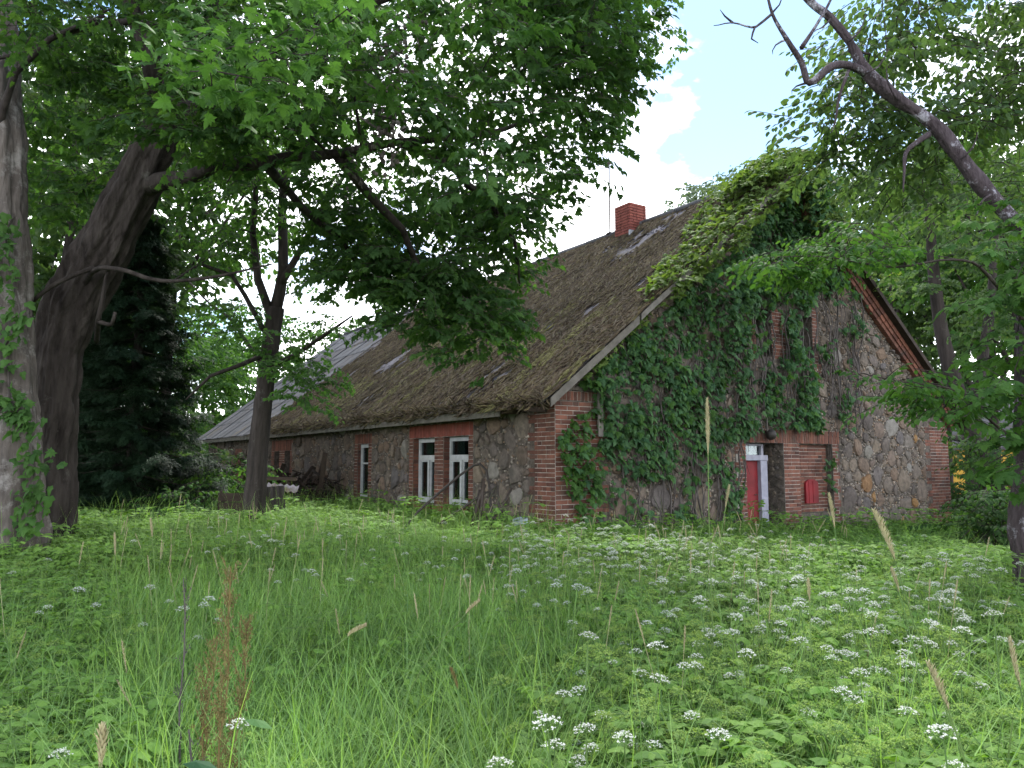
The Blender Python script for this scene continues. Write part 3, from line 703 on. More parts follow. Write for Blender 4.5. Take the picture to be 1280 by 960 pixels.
mb = MB(); mb.box((-.75, -.5, -.32), (-.32, .5, -.29), M=Matrix.Rotation(-ang, 4, 'Y') @ Matrix.Translation((0.03, 0, .18))); mb.box((-.36, -.36, -.02), (.36, -.32, .42)); mb.build('flashing', M['zinc'], ch)
# aerial
an = empty('television_aerial', HM @ Vector((RX, 5.62, 7.7)), HR); tag(an, 'thin rusty television aerial mast standing on the roof ridge left of the chimney', 'aerial')
mb = MB(); mb.tube([(0, 0, 0), (0, 0, 2.3)], [.026, .02], 6); mb.build('mast', M['metal'], an)
mb = MB(); mb.tube([(0, 0, 2.0), (-.55, .75, 2.02)], [.014, .014], 5); mb.box((-.04, -.04, 2.1), (.04, .04, 2.16)); mb.build('crossbar', M['metal'], an)
mb = MB(); mb.ball((0, 0, .12), .09, 0, (1.3, 1.3, .6), 8, 4); mb.build('mast_foot', M['metal'], an)

# ragged moss hanging at the eave edge
its = []; rg = random.Random(12)
for _ in range(900):
    y = rg.uniform(-VG, 14); its.append((rg.randrange(5), (-OV-rg.uniform(-.1, .05), y, EZ+rg.uniform(-.06, .10)+.04*noise.noise(Vector((y*2, 0, 0)))), (rg.gauss(0, .6), rg.gauss(.4, .5), rg.gauss(1.57, .5)), rg.uniform(.6, 1.3)))
scatter('eave_moss', pm, its, [M['moss']], roof)

# ------------------------------------------------------------------ trees
def sprig(kind, n, size, L, rg, m_leaf=0, m_twig=1, flat=.5, twig=True):
    b = MB(); p = Vector((0, 0, 0)); pts = [p.copy()]; d = Vector((0, 1, 0))
    for i in range(4): d = (d+Vector((rg.uniform(-.25, .25), 0, rg.uniform(-.3, .12)))).normalized(); p = p+d*L/4; pts.append(p.copy())
    if twig: b.tube(pts, [.006, .005, .004, .003, .002], 3, m_twig, cap=False)
    for i in range(n):
        t = (i+.5)/n*4; k = min(3, int(t)); q = pts[k].lerp(pts[k+1], t-k); a = rg.uniform(.5, 1.3)*(1 if i % 2 else -1)
        dd = Vector((math.sin(a), math.cos(a), rg.uniform(-.55, .05))); st = q+dd*rg.uniform(.03, .09)*(size/.13)
        up = Vector((rg.uniform(-flat, flat), rg.uniform(-flat, flat), 1)); leaf(b, st, dd+Vector((0, 0, -.25)), up, size*rg.uniform(.7, 1.15), kind, m_leaf, .25)
    return b
class Tree:
    def __init__(s, name, base, label, cat, group=None, bark='bark'):
        base = Vector(base); base.z = gz(base.x, base.y); s.root = empty(name, base); tag(s.root, label, cat, group); s.b = Vector(base); s.bark = M[bark]; s.nodes = []; s.tw = MB()
    def limb(s, pts, rads, n=14, part='limb', seg=.35, disp=.12, wob=.0, flute=0, furrow=0):
        pts = [Vector(p)-s.b for p in pts]; P2 = []; R2 = []
        for i in range(len(pts)-1):     # catmull-rom
            p0, p1, p2, p3 = pts[max(0, i-1)], pts[i], pts[i+1], pts[min(len(pts)-1, i+2)]
            k = max(1, int((p2-p1).length/seg))
            for j in range(k):
                t = j/k; q = .5*((2*p1)+(p2-p0)*t+(2*p0-5*p1+4*p2-p3)*t*t+(3*p1-p0-3*p2+p3)*t**3)
                if wob: q = q+noise.noise_vector(q*1.4)*wob
                P2.append(q); R2.append(rads[i]*(1-t)+rads[i+1]*t)
        P2.append(pts[-1]); R2.append(rads[-1])
        m_ = MB(); m_.tube(P2, R2, n, 0, True, disp, 2.2, flute, furrow); m_.build(part, s.bark, s.root, smooth=True)
        s.nodes += list(zip(P2, R2)); return P2
    def grow(s, targets, rmax=.05, sag=.1, keep=None):
        """thin branches from the nearest limb to every leaf cluster"""
        tg = [Vector(t)-s.b for t in targets]
        N_ = np.array([list(p) for p, r in s.nodes]); Rr = np.array([r for p, r in s.nodes])
        order = sorted(range(len(tg)), key=lambda i: float(np.min(((N_-np.array(tg[i]))**2).sum(1))))
        N_ = list(map(list, N_)); Rr = list(Rr); ends = []
        A = np.array(N_)
        for i in order:
            t = tg[i]; dd = np.sqrt(((A-np.array(t))**2).sum(1))+.15*np.maximum(0, (A[:, 2]-t.z)); k = int(np.argmin(dd)); p = Vector(A[k]); r = min(rmax, Rr[k]*.62)
            L = (t-p).length; m1 = p.lerp(t, .35)+Vector((random.uniform(-1, 1), random.uniform(-1, 1), random.uniform(.1, 1)))*L*.1; m2 = p.lerp(t, .7)+Vector((random.uniform(-1, 1), random.uniform(-1, 1), random.uniform(0, 1)))*L*.08
            r = max(.006, min(r, .008+.016*L)); pp = [p, m1, m2, t]; rr = [r, r*.8, r*.55, max(.004, r*.3)]
            s.tw.tube(pp, rr, 5 if r > .015 else 4, 0, False)
            A = np.vstack([A, [list(m1), list(m2), list(t)]]); Rr += [rr[1], rr[2], rr[3]]; ends.append((t, (t-m2).normalized()))
        return ends
    def finish(s, ends, protos, mats, per=8, rad=.4, scl=(.8, 1.25), name='foliage', down=.15):
        if s.tw.v: tag(s.tw.build('branches', s.bark, s.root, smooth=True), kind='stuff'); s.tw = MB()
        its = []
        for t, d in ends:
            for _ in range(per):
                o = Vector((random.gauss(0, 1), random.gauss(0, 1), random.gauss(0, .55)))*rad*.6
                yaw = math.atan2(-(o.x+d.x*.2), o.y+d.y*.2)+random.gauss(0, .5)
                its.append((random.randrange(len(protos)), tuple(t+o), (random.gauss(-down, .25), random.gauss(0, .25), yaw), random.uniform(*scl)))
        o = scatter(name, protos, its, mats, s.root); return o
rg = random.Random(21)
PR_MAPLE = [sprig('maple', 9, .105, .34, rg, flat=.6) for _ in range(5)]
PR_MAPLE_FAR = [sprig('maple', 9, .22, .5, rg, flat=.8, twig=False) for _ in range(4)]
PR_ROUND = [sprig('round', 11, .085, .42, rg, flat=.45) for _ in range(5)]
PR_FAR = [sprig('round', 12, .2, .7, rg, flat=.8, twig=False) for _ in range(4)]
def region(poly, n, d0, d1, seed=1, gap=0, gs=.9, avoid=None):
    """cluster centres whose photo position lies in poly at forward distance d0..d1"""
    rg = random.Random(seed); x0, x1 = min(p[0] for p in poly), max(p[0] for p in poly); y0, y1 = min(p[1] for p in poly), max(p[1] for p in poly); out = []; tries = 0
    while len(out) < n and tries < n*60:
        tries += 1; x, y = rg.uniform(x0, x1), rg.uniform(y0, y1)
        if not inpoly(x, y, poly): continue
        q = P(x, y, rg.uniform(d0, d1))
        if gap and noise.noise(q*gs) < gap-.5: continue
        out.append(q)
    return out

# big leaning maple on the left
T = Tree('maple_tree', P(58, 700, 10.5).xy.to_3d(), 'huge old maple with dark trunk leaning right and crown hanging before the roof', 'tree')
b0 = T.b
T.limb([b0+Vector((-.15, 0, -.2)), b0+Vector((-.1, 0, .4)), P(60, 580, 10.5), P(68, 490, 10.4), P(78, 420, 10.35), P(104, 355, 10.25), P(136, 300, 10.15), P(174, 220, 10.0), P(210, 135, 9.8)], [.55, .42, .30, .27, .29, .31, .31, .26, .19], 110, 'trunk', .05, .18, flute=.25, furrow=.028)
T.limb([P(170, 235, 10.0), P(222, 222, 9.7), P(268, 210, 9.3), P(330, 203, 9), P(420, 192, 8.8), P(500, 176, 9), P(590, 170, 9.3), P(660, 150, 9.6)], [.15, .10, .08, .066, .055, .045, .035, .02], 18, seg=.07, wob=.07, furrow=.012)
T.limb([P(205, 145, 9.8), P(240, 60, 9.5), P(272, 15, 9.3), P(300, -80, 9), P(330, -250, 9)], [.17, .15, .14, .12, .06], 30, wob=.06, seg=.08, furrow=.015)
T.limb([P(212, 132, 9.8), P(262, 138, 9.5), P(300, 90, 9), P(345, 60, 9), P(430, 20, 9.2), P(560, -30, 9.5), P(700, -60, 10)], [.14, .12, .1, .08, .06, .04, .02], 12, wob=.08)
T.limb([P(205, 120, 9.8), P(185, 60, 9.6), P(160, 0, 9.4), P(130, -120, 9)], [.22, .14, .11, .06], 10, wob=.05)
T.limb([P(210, 35, 9.3), P(165, 26, 9.0), P(120, 32, 8.8), P(70, 48, 8.8), P(30, 66, 9), P(-40, 80, 9)], [.045, .042, .038, .032, .025, .02], 8, wob=.03)
T.limb([P(420, 192, 8.8), P(455, 235, 9.3), P(500, 290, 10), P(540, 360, 10.8), P(600, 390, 11.3)], [.07, .06, .05, .04, .02], 8, wob=.1)
T.limb([P(330, 203, 9), P(380, 262, 10), P(420, 300, 10.5), P(455, 340, 11), P(485, 390, 11.5)], [.06, .05, .04, .03, .015], 8, wob=.08)
T.limb([P(500, 176, 9), P(590, 230, 10.5), P(640, 300, 11.5), P(650, 360, 12)], [.06, .05, .03, .015], 8, wob=.1)
T.limb([P(95, 380, 10.3), P(118, 338, 9.8), P(150, 335, 9.6), P(215, 352, 9.5), P(280, 345, 9.6), P(340, 330, 9.8)], [.035, .035, .03, .025, .018, .01], 7, seg=.12, wob=.05)
T.limb([P(30, 385, 9.7), P(60, 360, 9.6), P(118, 334, 9.8)], [.02, .03, .03], 7, seg=.12, wob=.04)
T.limb([P(120, 425, 10.3), P(124, 400, 9.8), P(131, 372, 9.7), P(134, 340, 9.7)], [.035, .03, .025, .01], 7, seg=.08, wob=.03)
T.limb([P(124, 402, 9.8), P(140, 405, 9.75), P(144, 390, 9.7)], [.028, .025, .02], 6, seg=.06, wob=.02)
canopy = [(-40, -160), (820, -160), (800, -60), (800, 20), (770, 60), (740, 130), (710, 190), (690, 230), (640, 270), (600, 330), (540, 300), (460, 250), (410, 200), (330, 190), (270, 190), (200, 240), (150, 250), (-40, 300)]
lower = [(390, 240), (675, 240), (660, 300), (642, 345), (622, 370), (628, 405), (606, 436), (575, 452), (524, 446), (490, 420), (450, 380), (420, 350), (400, 300)]
right = [(640, -60), (810, -60), (815, 20), (832, 50), (828, 62), (790, 60), (760, 110), (728, 165), (705, 205), (680, 235), (640, 240)]
tg = region(canopy, 330, 10.6, 13.0, 1, .45, .9)+[q for q in region(canopy, 120, 7.5, 9.6, 6, .45) if proj(q)[0] > 235 or proj(q)[1] < 40]+region([(190, 90), (340, 110), (420, 160), (420, 235), (330, 240), (230, 260), (190, 200)], 16, 8.2, 9.0, 61)+region(lower, 135, 9.8, 12.5, 2, .34)+region(right, 85, 9.5, 12, 3, .34)
e = T.grow(tg, .045); T.finish(e, PR_MAPLE, [M['leaf_maple'], T.bark], 8, .42)
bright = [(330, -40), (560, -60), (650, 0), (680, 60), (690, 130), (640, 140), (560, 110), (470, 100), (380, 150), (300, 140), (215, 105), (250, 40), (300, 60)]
e = T.grow(region(bright, 34, 6.6, 8.4, 9), .03); T.finish(e, PR_MAPLE, [M['leaf_bright'], T.bark], 6, .34, name='painted_sunlit_foliage')  # sunlit look painted by the lighter leaf colour
# nearest maple leaves, each a leaf of its own
lm = []
for k in range(6):
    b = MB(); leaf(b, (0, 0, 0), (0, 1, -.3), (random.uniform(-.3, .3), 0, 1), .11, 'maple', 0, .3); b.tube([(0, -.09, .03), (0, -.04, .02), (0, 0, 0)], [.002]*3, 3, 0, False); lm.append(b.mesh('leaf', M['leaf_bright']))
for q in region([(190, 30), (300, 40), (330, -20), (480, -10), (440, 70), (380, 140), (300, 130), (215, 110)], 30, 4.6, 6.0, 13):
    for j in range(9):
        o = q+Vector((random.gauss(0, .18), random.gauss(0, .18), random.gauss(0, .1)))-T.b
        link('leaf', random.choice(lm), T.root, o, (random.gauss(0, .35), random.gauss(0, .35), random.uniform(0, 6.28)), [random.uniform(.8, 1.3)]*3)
e = T.grow(region([(190, 30), (300, 40), (330, -20), (480, -10), (440, 70), (380, 140), (300, 130), (215, 110)], 30, 4.6, 6.0, 13), .02); tag(T.tw.build('branches', T.bark, T.root), kind='stuff')
# pale lichen rags hanging on dead twigs
mb = MB(); rg = random.Random(31)
for px, py, Y, n in ((490, 130, 7.8, 60), (485, 175, 7.8, 60), (495, 75, 7.8, 30), (520, 45, 7.9, 20), (445, 205, 8.8, 30), (600, 190, 9, 15)):
    c = P(px, py, Y)-T.b; mb.tube([c+Vector((-.3, 0, .25)), c+Vector((0, 0, .05)), c+Vector((.08, 0, -.3))], [.012, .01, .006], 5, 0, False)
    for _ in range(n):
        o = c+Vector((rg.gauss(0, .08), rg.gauss(0, .06), rg.gauss(0, .17))); mb.ball(o, rg.uniform(.012, .03), 0, (1, 1, 1.2), 5, 3, .35)
tag(mb.build('lichen', M['bark_pale'], T.root), kind='stuff')

# pale straight trunk at the left edge
T = Tree('maple_tree', Vector((P(2, 700, 9.3).x, 9.3, 0)), 'pale straight maple trunk at the left edge with young leaves climbing its bark', 'tree', bark='bark_pale')
T.limb([T.b+Vector((0, 0, -.2)), T.b+Vector((0, 0, .4)), P(8, 620, 9.3), P(5, 450, 9.3), P(-2, 300, 9.3), P(-8, 100, 9.3), P(-20, -200, 9.3), P(-30, -500, 9.3)], [.56, .46, .38, .33, .3, .28, .22, .1], 110, 'trunk', .05, .14, flute=.2, furrow=.022)
T.bark = M['bark_dark']
T.limb([P(-5, 180, 9.2), P(20, 90, 8.9), P(60, 50, 8.8), P(130, 20, 8.6)], [.05, .04, .035, .02], 8, wob=.04)
T.limb([P(0, 330, 9.2), P(-60, 200, 8.9), P(-200, 100, 9)], [.1, .07, .04], 8)
tg = region([(-200, -300), (200, -300), (180, 20), (100, 100), (40, 180), (-200, 300)], 70, 9.6, 12, 4, .4)
e = T.grow(tg, .04); T.finish(e, PR_MAPLE, [M['leaf_maple'], T.bark], 9, .42)
# climber on that trunk
CL = empty('climbing_vine', (T.b.x+.3, 9.0, 0)); tag(CL, 'young green climber growing up the pale trunk at the left edge', 'vine')
its = []; st = MB()
for path, n in (([(38, 690), (34, 640), (44, 585), (36, 545), (30, 520)], 90), ([(30, 520), (12, 500), (8, 430), (28, 400), (12, 330), (6, 290), (18, 270)], 150), ([(45, 640), (50, 600), (52, 560)], 30)):
    pts = [P(x, y, 8.98)-CL.location for x, y in path]; st.tube(pts, [.012]*len(pts), 5, 0, False)
    for i in range(n):
        t = random.random()*(len(pts)-1); k = int(t); q = pts[k].lerp(pts[min(k+1, len(pts)-1)], t-k)+Vector((random.gauss(0, .1), random.uniform(-.12, .0), random.gauss(0, .06)))
        its.append((random.randrange(4), tuple(q), (random.gauss(-.9, .4), random.gauss(0, .4), random.gauss(math.pi, .7)), random.uniform(.7, 1.2)))
st.build('stem', M['vine_stem'], CL)
PR_VL = []
for k in range(4):
    b = MB(); rg = random.Random(k+50)
    leaf(b, (0, 0, 0), (rg.uniform(-.2, .2), 1, 0), (rg.uniform(-.3, .3), 0, 1), .12, 'ivy' if k % 2 else 'maple', 0, .3); PR_VL.append(b)
lmc = [b.mesh('leaf', M['leaf_bright']) for b in PR_VL]
for it in its: link('leaf', lmc[it[0]], CL, it[1], it[2], [it[3]]*3)

# young tree before the house
T = Tree('lime_tree', Vector((P(320, 640, 14).x, 14, 0)), 'slender dark tree with a forked trunk standing before the scrap heap', 'tree', bark='bark_dark')
T.limb([T.b+Vector((0, 0, -.1)), P(319, 630, 14), P(323, 560, 14), P(333, 470, 14), P(345, 385, 14)], [.22, .19, .165, .155, .15], 50, 'trunk', .06, .12, furrow=.012)
T.limb([P(345, 400, 14), P(325, 350, 13.9), P(317, 290, 13.8), P(322, 220, 13.7), P(310, 120, 13.5)], [.09, .075, .06, .05, .03], 10, wob=.05)
T.limb([P(345, 388, 14), P(355, 340, 14), P(352, 280, 14), P(362, 180, 14), P(370, 60, 14), P(380, -100, 14)], [.12, .1, .085, .07, .05, .02], 10, wob=.05)
T.limb([P(350, 360, 14), P(378, 310, 13.8), P(400, 265, 13.6), P(440, 200, 13.4)], [.08, .06, .05, .03], 8, wob=.05)
T.limb([P(342, 455, 14), P(375, 440, 13.6), P(410, 415, 13.3), P(440, 395, 13.2)], [.05, .04, .03, .015], 7, wob=.03)
T.limb([P(338, 440, 14), P(300, 455, 13.6), P(262, 470, 13.4), P(232, 500, 13.3)], [.05, .04, .03, .012], 7, wob=.04)
T.limb([P(335, 420, 14), P(290, 345, 13.6), P(250, 330, 13.2), P(215, 352, 13)], [.05, .04, .03, .012], 7, wob=.04)
T.limb([P(330, 460, 14), P(290, 400, 14.4), P(265, 380, 14.6), P(235, 350, 14.8)], [.04, .03, .02, .012], 7, wob=.05)
e = T.grow(region([(250, 120), (450, 120), (470, 330), (430, 380), (380, 360), (330, 330), (260, 330), (240, 260)], 60, 12.8, 15.5, 8, .45), .03)
T.finish(e, PR_ROUND, [M['leaf_maple'], T.bark], 9, .45)
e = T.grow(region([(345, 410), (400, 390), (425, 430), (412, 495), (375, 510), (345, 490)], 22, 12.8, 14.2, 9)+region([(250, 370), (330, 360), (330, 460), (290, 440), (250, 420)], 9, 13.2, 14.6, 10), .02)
T.finish(e, PR_MAPLE, [M['leaf_bright'], T.bark], 7, .36, (.6, .95), name='painted_sunlit_foliage')  # lit hanging leaves get their brightness from a lighter leaf colour

# spruce
def spruce(base, h, r, label, group=None, seed=1):
    rg = random.Random(seed); T = Tree('spruce_tree', base, label, 'tree', group, bark='bark_dark')
    T.limb([T.b+Vector((0, 0, -.1)), T.b+Vector((.05, 0, h*.5)), T.b+Vector((0, 0, h))], [.17, .11, .02], 10, 'trunk', .6)
    fr = []
    for k in range(4):
        b = MB()
        for i in range(46):
            y = rg.uniform(0, .34); x = rg.uniform(-.13, .13)*(1-y*1.6); a = rg.uniform(-.9, .9)
            d = Vector((math.sin(a), math.cos(a)*.8, rg.uniform(-.35, .3))).normalized()*rg.uniform(.05, .09); s = Vector((-d.y, d.x, 0)).normalized()*.010
            c = Vector((x, y, rg.uniform(-.04, .02)-y*y*.3)); b.poly([c-s, c+s, c+d])
        fr.append(b)
    its = []; z = .35
    while z < h-.15:
        L = r*(1-z/h)**.8*rg.uniform(.8, 1.1); nb = 7
        for i in range(nb):
            a = 2*math.pi*i/nb+rg.uniform(-.4, .4); l = L*rg.uniform(.7, 1.15); pts = []
            for j in range(6):
                t = j/5; pts.append(Vector((math.cos(a)*l*t, math.sin(a)*l*t, z-.32*l*t+.22*l*t*t*t)))
            T.tw.tube(pts, [.022*(1-t/5.5) for t in range(6)], 4, 0, False)
            n = int(10+l*26)
            for j in range(n):
                t = rg.uniform(.12, 1)**.8*5; k = min(4, int(t)); q = pts[k].lerp(pts[k+1], t-k); side = rg.choice((-1, 1)); yaw = a-math.pi/2+side*rg.uniform(.2, 1.2)
                its.append((rg.randrange(4), tuple(q+Vector((0, 0, rg.uniform(-.1, .03)))), (rg.uniform(-.6, 0), rg.uniform(-.3, .3), yaw), rg.uniform(.7, 1.25)))
        z += rg.uniform(.16, .26)
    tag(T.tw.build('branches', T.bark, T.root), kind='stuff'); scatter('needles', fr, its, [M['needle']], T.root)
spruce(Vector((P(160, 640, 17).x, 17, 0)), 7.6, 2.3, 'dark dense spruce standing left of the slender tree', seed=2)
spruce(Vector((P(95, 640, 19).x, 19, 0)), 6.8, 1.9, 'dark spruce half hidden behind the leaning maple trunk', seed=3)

# right hand tree with the lichened leaning limb
T = Tree('maple_tree', Vector((P(1300, 700, 7.6).x, 7.6, 0)), 'leaning tree with lichen-patched limb and large leaves at the right edge', 'tree', bark='bark_lichen')
T.limb([T.b+Vector((0, 0, -.1)), P(1296, 700, 7.6), P(1294, 640, 7.6), P(1290, 560, 7.6), P(1290, 420, 7.6), P(1300, 300, 7.7)], [.24, .21, .22, .15, .13, .12], 60, 'trunk', .05, .25, furrow=.015)
T.limb([P(1345, 330, 7.9), P(1290, 292, 7.9), P(1240, 242, 7.9), P(1200, 198, 7.9), P(1165, 155, 7.9), P(1122, 122, 7.9), P(1085, 92, 7.9), P(1063, 52, 7.9), P(1040, 25, 7.9), P(1012, 0, 7.9), P(960, -60, 7.9)], [.12, .10, .085, .074, .066, .06, .054, .045, .038, .032, .012], 26, seg=.05, disp=.4, wob=.04, furrow=.012)
T.limb([P(1085, 92, 7.9), P(1062, 82, 7.8), P(1040, 84, 7.7), P(1014, 104, 7.7), P(1004, 78, 7.7), P(985, 50, 7.6), P(965, 18, 7.6), P(955, -20, 7.6)], [.042, .038, .04, .033, .028, .024, .018, .01], 9, seg=.06, disp=.25, wob=.02)
T.limb([P(965, 18, 7.6), P(950, 30, 7.55), P(940, 34, 7.5), P(915, 28, 7.5), P(892, 32, 7.5)], [.016, .014, .012, .008, .004], 6, seg=.06, wob=.02)
for a, c_, d_ in (((1122, 122), (1112, 105), (1108, 82)), ((1063, 52), (1075, 40), (1082, 18)), ((1040, 25), (1030, 36), (1018, 40)), ((1014, 104), (1000, 108), (990, 118)), ((985, 50), (972, 56), (966, 68)), ((1200, 198), (1215, 185), (1222, 165)), ((965, 18), (975, 6), (980, -12)), ((1085, 92), (1100, 84), (1112, 60)), ((915, 28), (905, 20), (900, 12)), ((1240, 242), (1226, 252), (1218, 272))):
    T.limb([P(*a, 7.8), P(*c_, 7.75), P(*d_, 7.7)], [.014, .009, .003], 5, seg=.06, wob=.04)
T.limb([P(944, 34, 7.5), P(940, 48, 7.5), P(948, 54, 7.5)], [.012, .01, .004], 6, seg=.06, wob=.02)
T.limb([P(1004, 60, 7.7), P(1020, 35, 7.8), P(1038, 0, 7.9), P(1050, -40, 8)], [.025, .018, .014, .01], 7, seg=.08, wob=.02)
T.limb([P(1160, 168, 7.9), P(1145, 178, 7.85), P(1131, 192, 7.8), P(1130, 215, 7.8), P(1129, 240, 7.8)], [.035, .03, .022, .015, .006], 8, seg=.06, wob=.02)
T.limb([P(1062, 88, 7.8), P(1050, 120, 7.8), P(1044, 150, 7.8), P(1040, 165, 7.8)], [.018, .014, .01, .005], 6, seg=.08, wob=.02)
T.bark = M['twig']
T.limb([P(1290, 420, 7.6), P(1240, 340, 7.2), P(1190, 320, 7.0), P(1130, 330, 6.9), P(1060, 330, 6.9), P(960, 322, 6.9)], [.022, .016, .012, .010, .007, .003], 6, seg=.12, wob=.1)
T.limb([P(1290, 560, 7.6), P(1235, 520, 7.2), P(1180, 490, 7.0), P(1120, 478, 6.9), P(1065, 468, 6.9)], [.02, .014, .010, .007, .003], 6, seg=.12, wob=.09)
T.bark = M['bark_dark']
e = T.grow(region([(1000, 60), (1060, 60), (1130, -60), (1330, -60), (1330, 260), (1220, 270), (1090, 260), (1050, 200), (1020, 150), (1000, 110)], 92, 8.6, 11.5, 12, .47), .03)
T.finish(e, PR_ROUND, [M['leaf_far'], T.bark], 9, .42, (.9, 1.4))
e = T.grow(region([(915, 328), (950, 320), (1010, 305), (1060, 280), (1110, 285), (1130, 325), (1080, 335), (1030, 340), (985, 340), (950, 330)], 30, 6.7, 8.0, 14)+region([(1085, 475), (1110, 468), (1180, 475), (1220, 500), (1215, 530), (1190, 525), (1160, 500), (1120, 490)], 22, 6.6, 7.8, 15), .015)
T.finish(e, PR_ROUND, [M['leaf_lime'], T.bark], 4, .16, (.65, .95), name='low_boughs', down=.05)
e = T.grow(region([(1245, 260), (1310, 250), (1310, 620), (1285, 620), (1272, 560), (1262, 500), (1255, 440)], 26, 6.4, 7.6, 16), .02)
T.finish(e, PR_MAPLE, [M['leaf_lime'], T.bark], 5, .2, (.8, 1.2), name='trunk_foliage')

# ---- background trees
def bgtree(x, y, h, r, label, seed, mat='leaf_far', bark='bark_dark', tr=.2, z0=.3, n=60, cat='tree', lean=0, per=9, group=None, protos=None, sc=(.9, 1.5)):
    rg = random.Random(seed); random.seed(seed); T = Tree('broadleaf_tree', Vector((x, y, 0)), label, cat, group, bark)
    top = T.b+Vector((lean, 0, h*.92))
    T.limb([T.b+Vector((0, 0, -.2)), T.b+Vector((lean*.25+rg.uniform(-.2, .2), 0, h*.3)), T.b+Vector((lean*.6+rg.uniform(-.3, .3), 0, h*.6)), top], [tr, tr*.8, tr*.55, .03], 9, 'trunk', 1.0, .1)
    for k in range(4):
        a = rg.uniform(0, 6.28); zz = h*rg.uniform(.3, .6); s0 = T.b+Vector((lean*zz/h, 0, zz)); T.limb([s0, s0+Vector((math.cos(a)*r*.4, math.sin(a)*r*.4, h*.12)), s0+Vector((math.cos(a)*r*.75, math.sin(a)*r*.75, h*.25))], [tr*.45, tr*.3, .03], 6, seg=1.0)
    tg = []
    while len(tg) < n:
        d = Vector((rg.gauss(0, 1), rg.gauss(0, 1), rg.gauss(0, 1))).normalized()*rg.uniform(.45, 1)**.5
        q = Vector((x+lean*.7+d.x*r, y+d.y*r, h*(z0+1)/2+d.z*h*(1-z0)/2))
        if noise.noise(q*.35+Vector((seed, 0, 0))) < -.15: continue
        tg.append(q)
    e = T.grow(tg, .08); T.finish(e, protos or PR_FAR, [M[mat], T.bark], per, .75, sc)
PX = lambda px, Y: P(px, 640, Y).x
bgs = [ # px, distance, height, radius, label, mat, z0, n
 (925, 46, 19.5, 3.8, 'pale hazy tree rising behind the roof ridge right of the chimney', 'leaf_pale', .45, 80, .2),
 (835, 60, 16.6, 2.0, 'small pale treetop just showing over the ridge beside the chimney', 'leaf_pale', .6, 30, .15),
 (1060, 38, 17, 4.2, 'broad bright green tree behind the right end of the gable', 'leaf_far', .25, 90, .2),
 (1130, 30, 14, 3.2, 'green tree close behind the right slope of the roof', 'leaf_far', .2, 80, .17),
 (1185, 32, 15, 3.0, 'tree with a straight dark trunk behind the right brick corner', 'leaf_far', .4, 60, .22),
 (1215, 36, 17, 3.6, 'thick-trunked tree behind the yellow cottage corner', 'leaf_far', .42, 70, .28),
 (1248, 33, 16, 3.4, 'dark-trunked tree left of the right edge behind the leaning limb', 'leaf_far', .4, 70, .22),
 (205, 25, 15.0, 4.0, 'leafy tree crowding behind the spruces and the slender tree', 'leaf_lime', .5, 90, .18),
 (60, 21, 14.5, 3.6, 'dense green tree close behind the two maple trunks', 'leaf_far', .25, 120, .2),
 (1290, 26, 15, 3.6, 'leafy tree at the far right edge behind the hedge', 'leaf_lime', .2, 80, .2),
 (1160, 50, 19, 4.5, 'tall tree far behind the right slope of the roof', 'leaf_lime', .3, 80, .22),
 (1010, 60, 22, 4.5, 'far tall tree behind the top of the gable', 'leaf_lime', .4, 60, .2),
 (20, 30, 14, 4.0, 'bright green tree behind the pale trunk at the left edge', 'leaf_lime', .15, 110, .2),
 (110, 36, 16, 4.2, 'bright tree behind the leaning maple trunk', 'leaf_lime', .2, 110, .2),
 (200, 44, 13, 3.8, 'sunny tree behind the spruce tops', 'leaf_lime', .2, 80, .2),
 (262, 50, 10.5, 3.2, 'loose sunlit tree behind the far end of the roof', 'leaf_lime', .2, 60, .15),
 (330, 56, 13.5, 3.6, 'sunlit tree showing between the forks of the slender tree', 'leaf_lime', .2, 55, .15),
 (420, 60, 13.5, 3.4, 'bright treetop above the grey part of the roof', 'leaf_lime', .3, 50, .15),
 (-70, 26, 13, 4.0, 'tree beyond the left edge of the meadow', 'leaf_far', .1, 80, .2)]
for i, (px, Y, h, r, lab, mt, z0, n, tr) in enumerate(bgs): bgtree(PX(px, Y), Y, h, r, lab, 100+i, mt, tr=tr, z0=z0, n=n)
# leaning dark tree by the right corner
T = Tree('broadleaf_tree', Vector((PX(1252, 21), 21, 0)), 'dark tree leaning left behind the right brick corner of the house', 'tree', bark='bark_dark')
T.limb([T.b, P(1243, 620, 21), P(1222, 560, 21), P(1200, 500, 21), P(1180, 430, 21), P(1168, 350, 21), P(1160, 250, 21)], [.36, .32, .28, .22, .19, .16, .1], 12, 'trunk', .4)
T.limb([P(1222, 555, 21), P(1200, 548, 20.6), P(1175, 545, 20.2)], [.16, .1, .04], 8)
T.limb([P(1215, 540, 21), P(1225, 470, 21.4), P(1238, 380, 21.8), P(1245, 280, 22)], [.2, .17, .13, .08], 8)
e = T.grow(region([(1120, 150), (1260, 150), (1260, 420), (1200, 440), (1150, 400)], 70, 19.5, 23, 18, .45)+region([(1188, 550), (1225, 540), (1225, 585), (1195, 582)], 8, 19.5, 21, 19), .05); T.finish(e, PR_FAR, [M['leaf_far'], T.bark], 8, .5, (.45, .75))

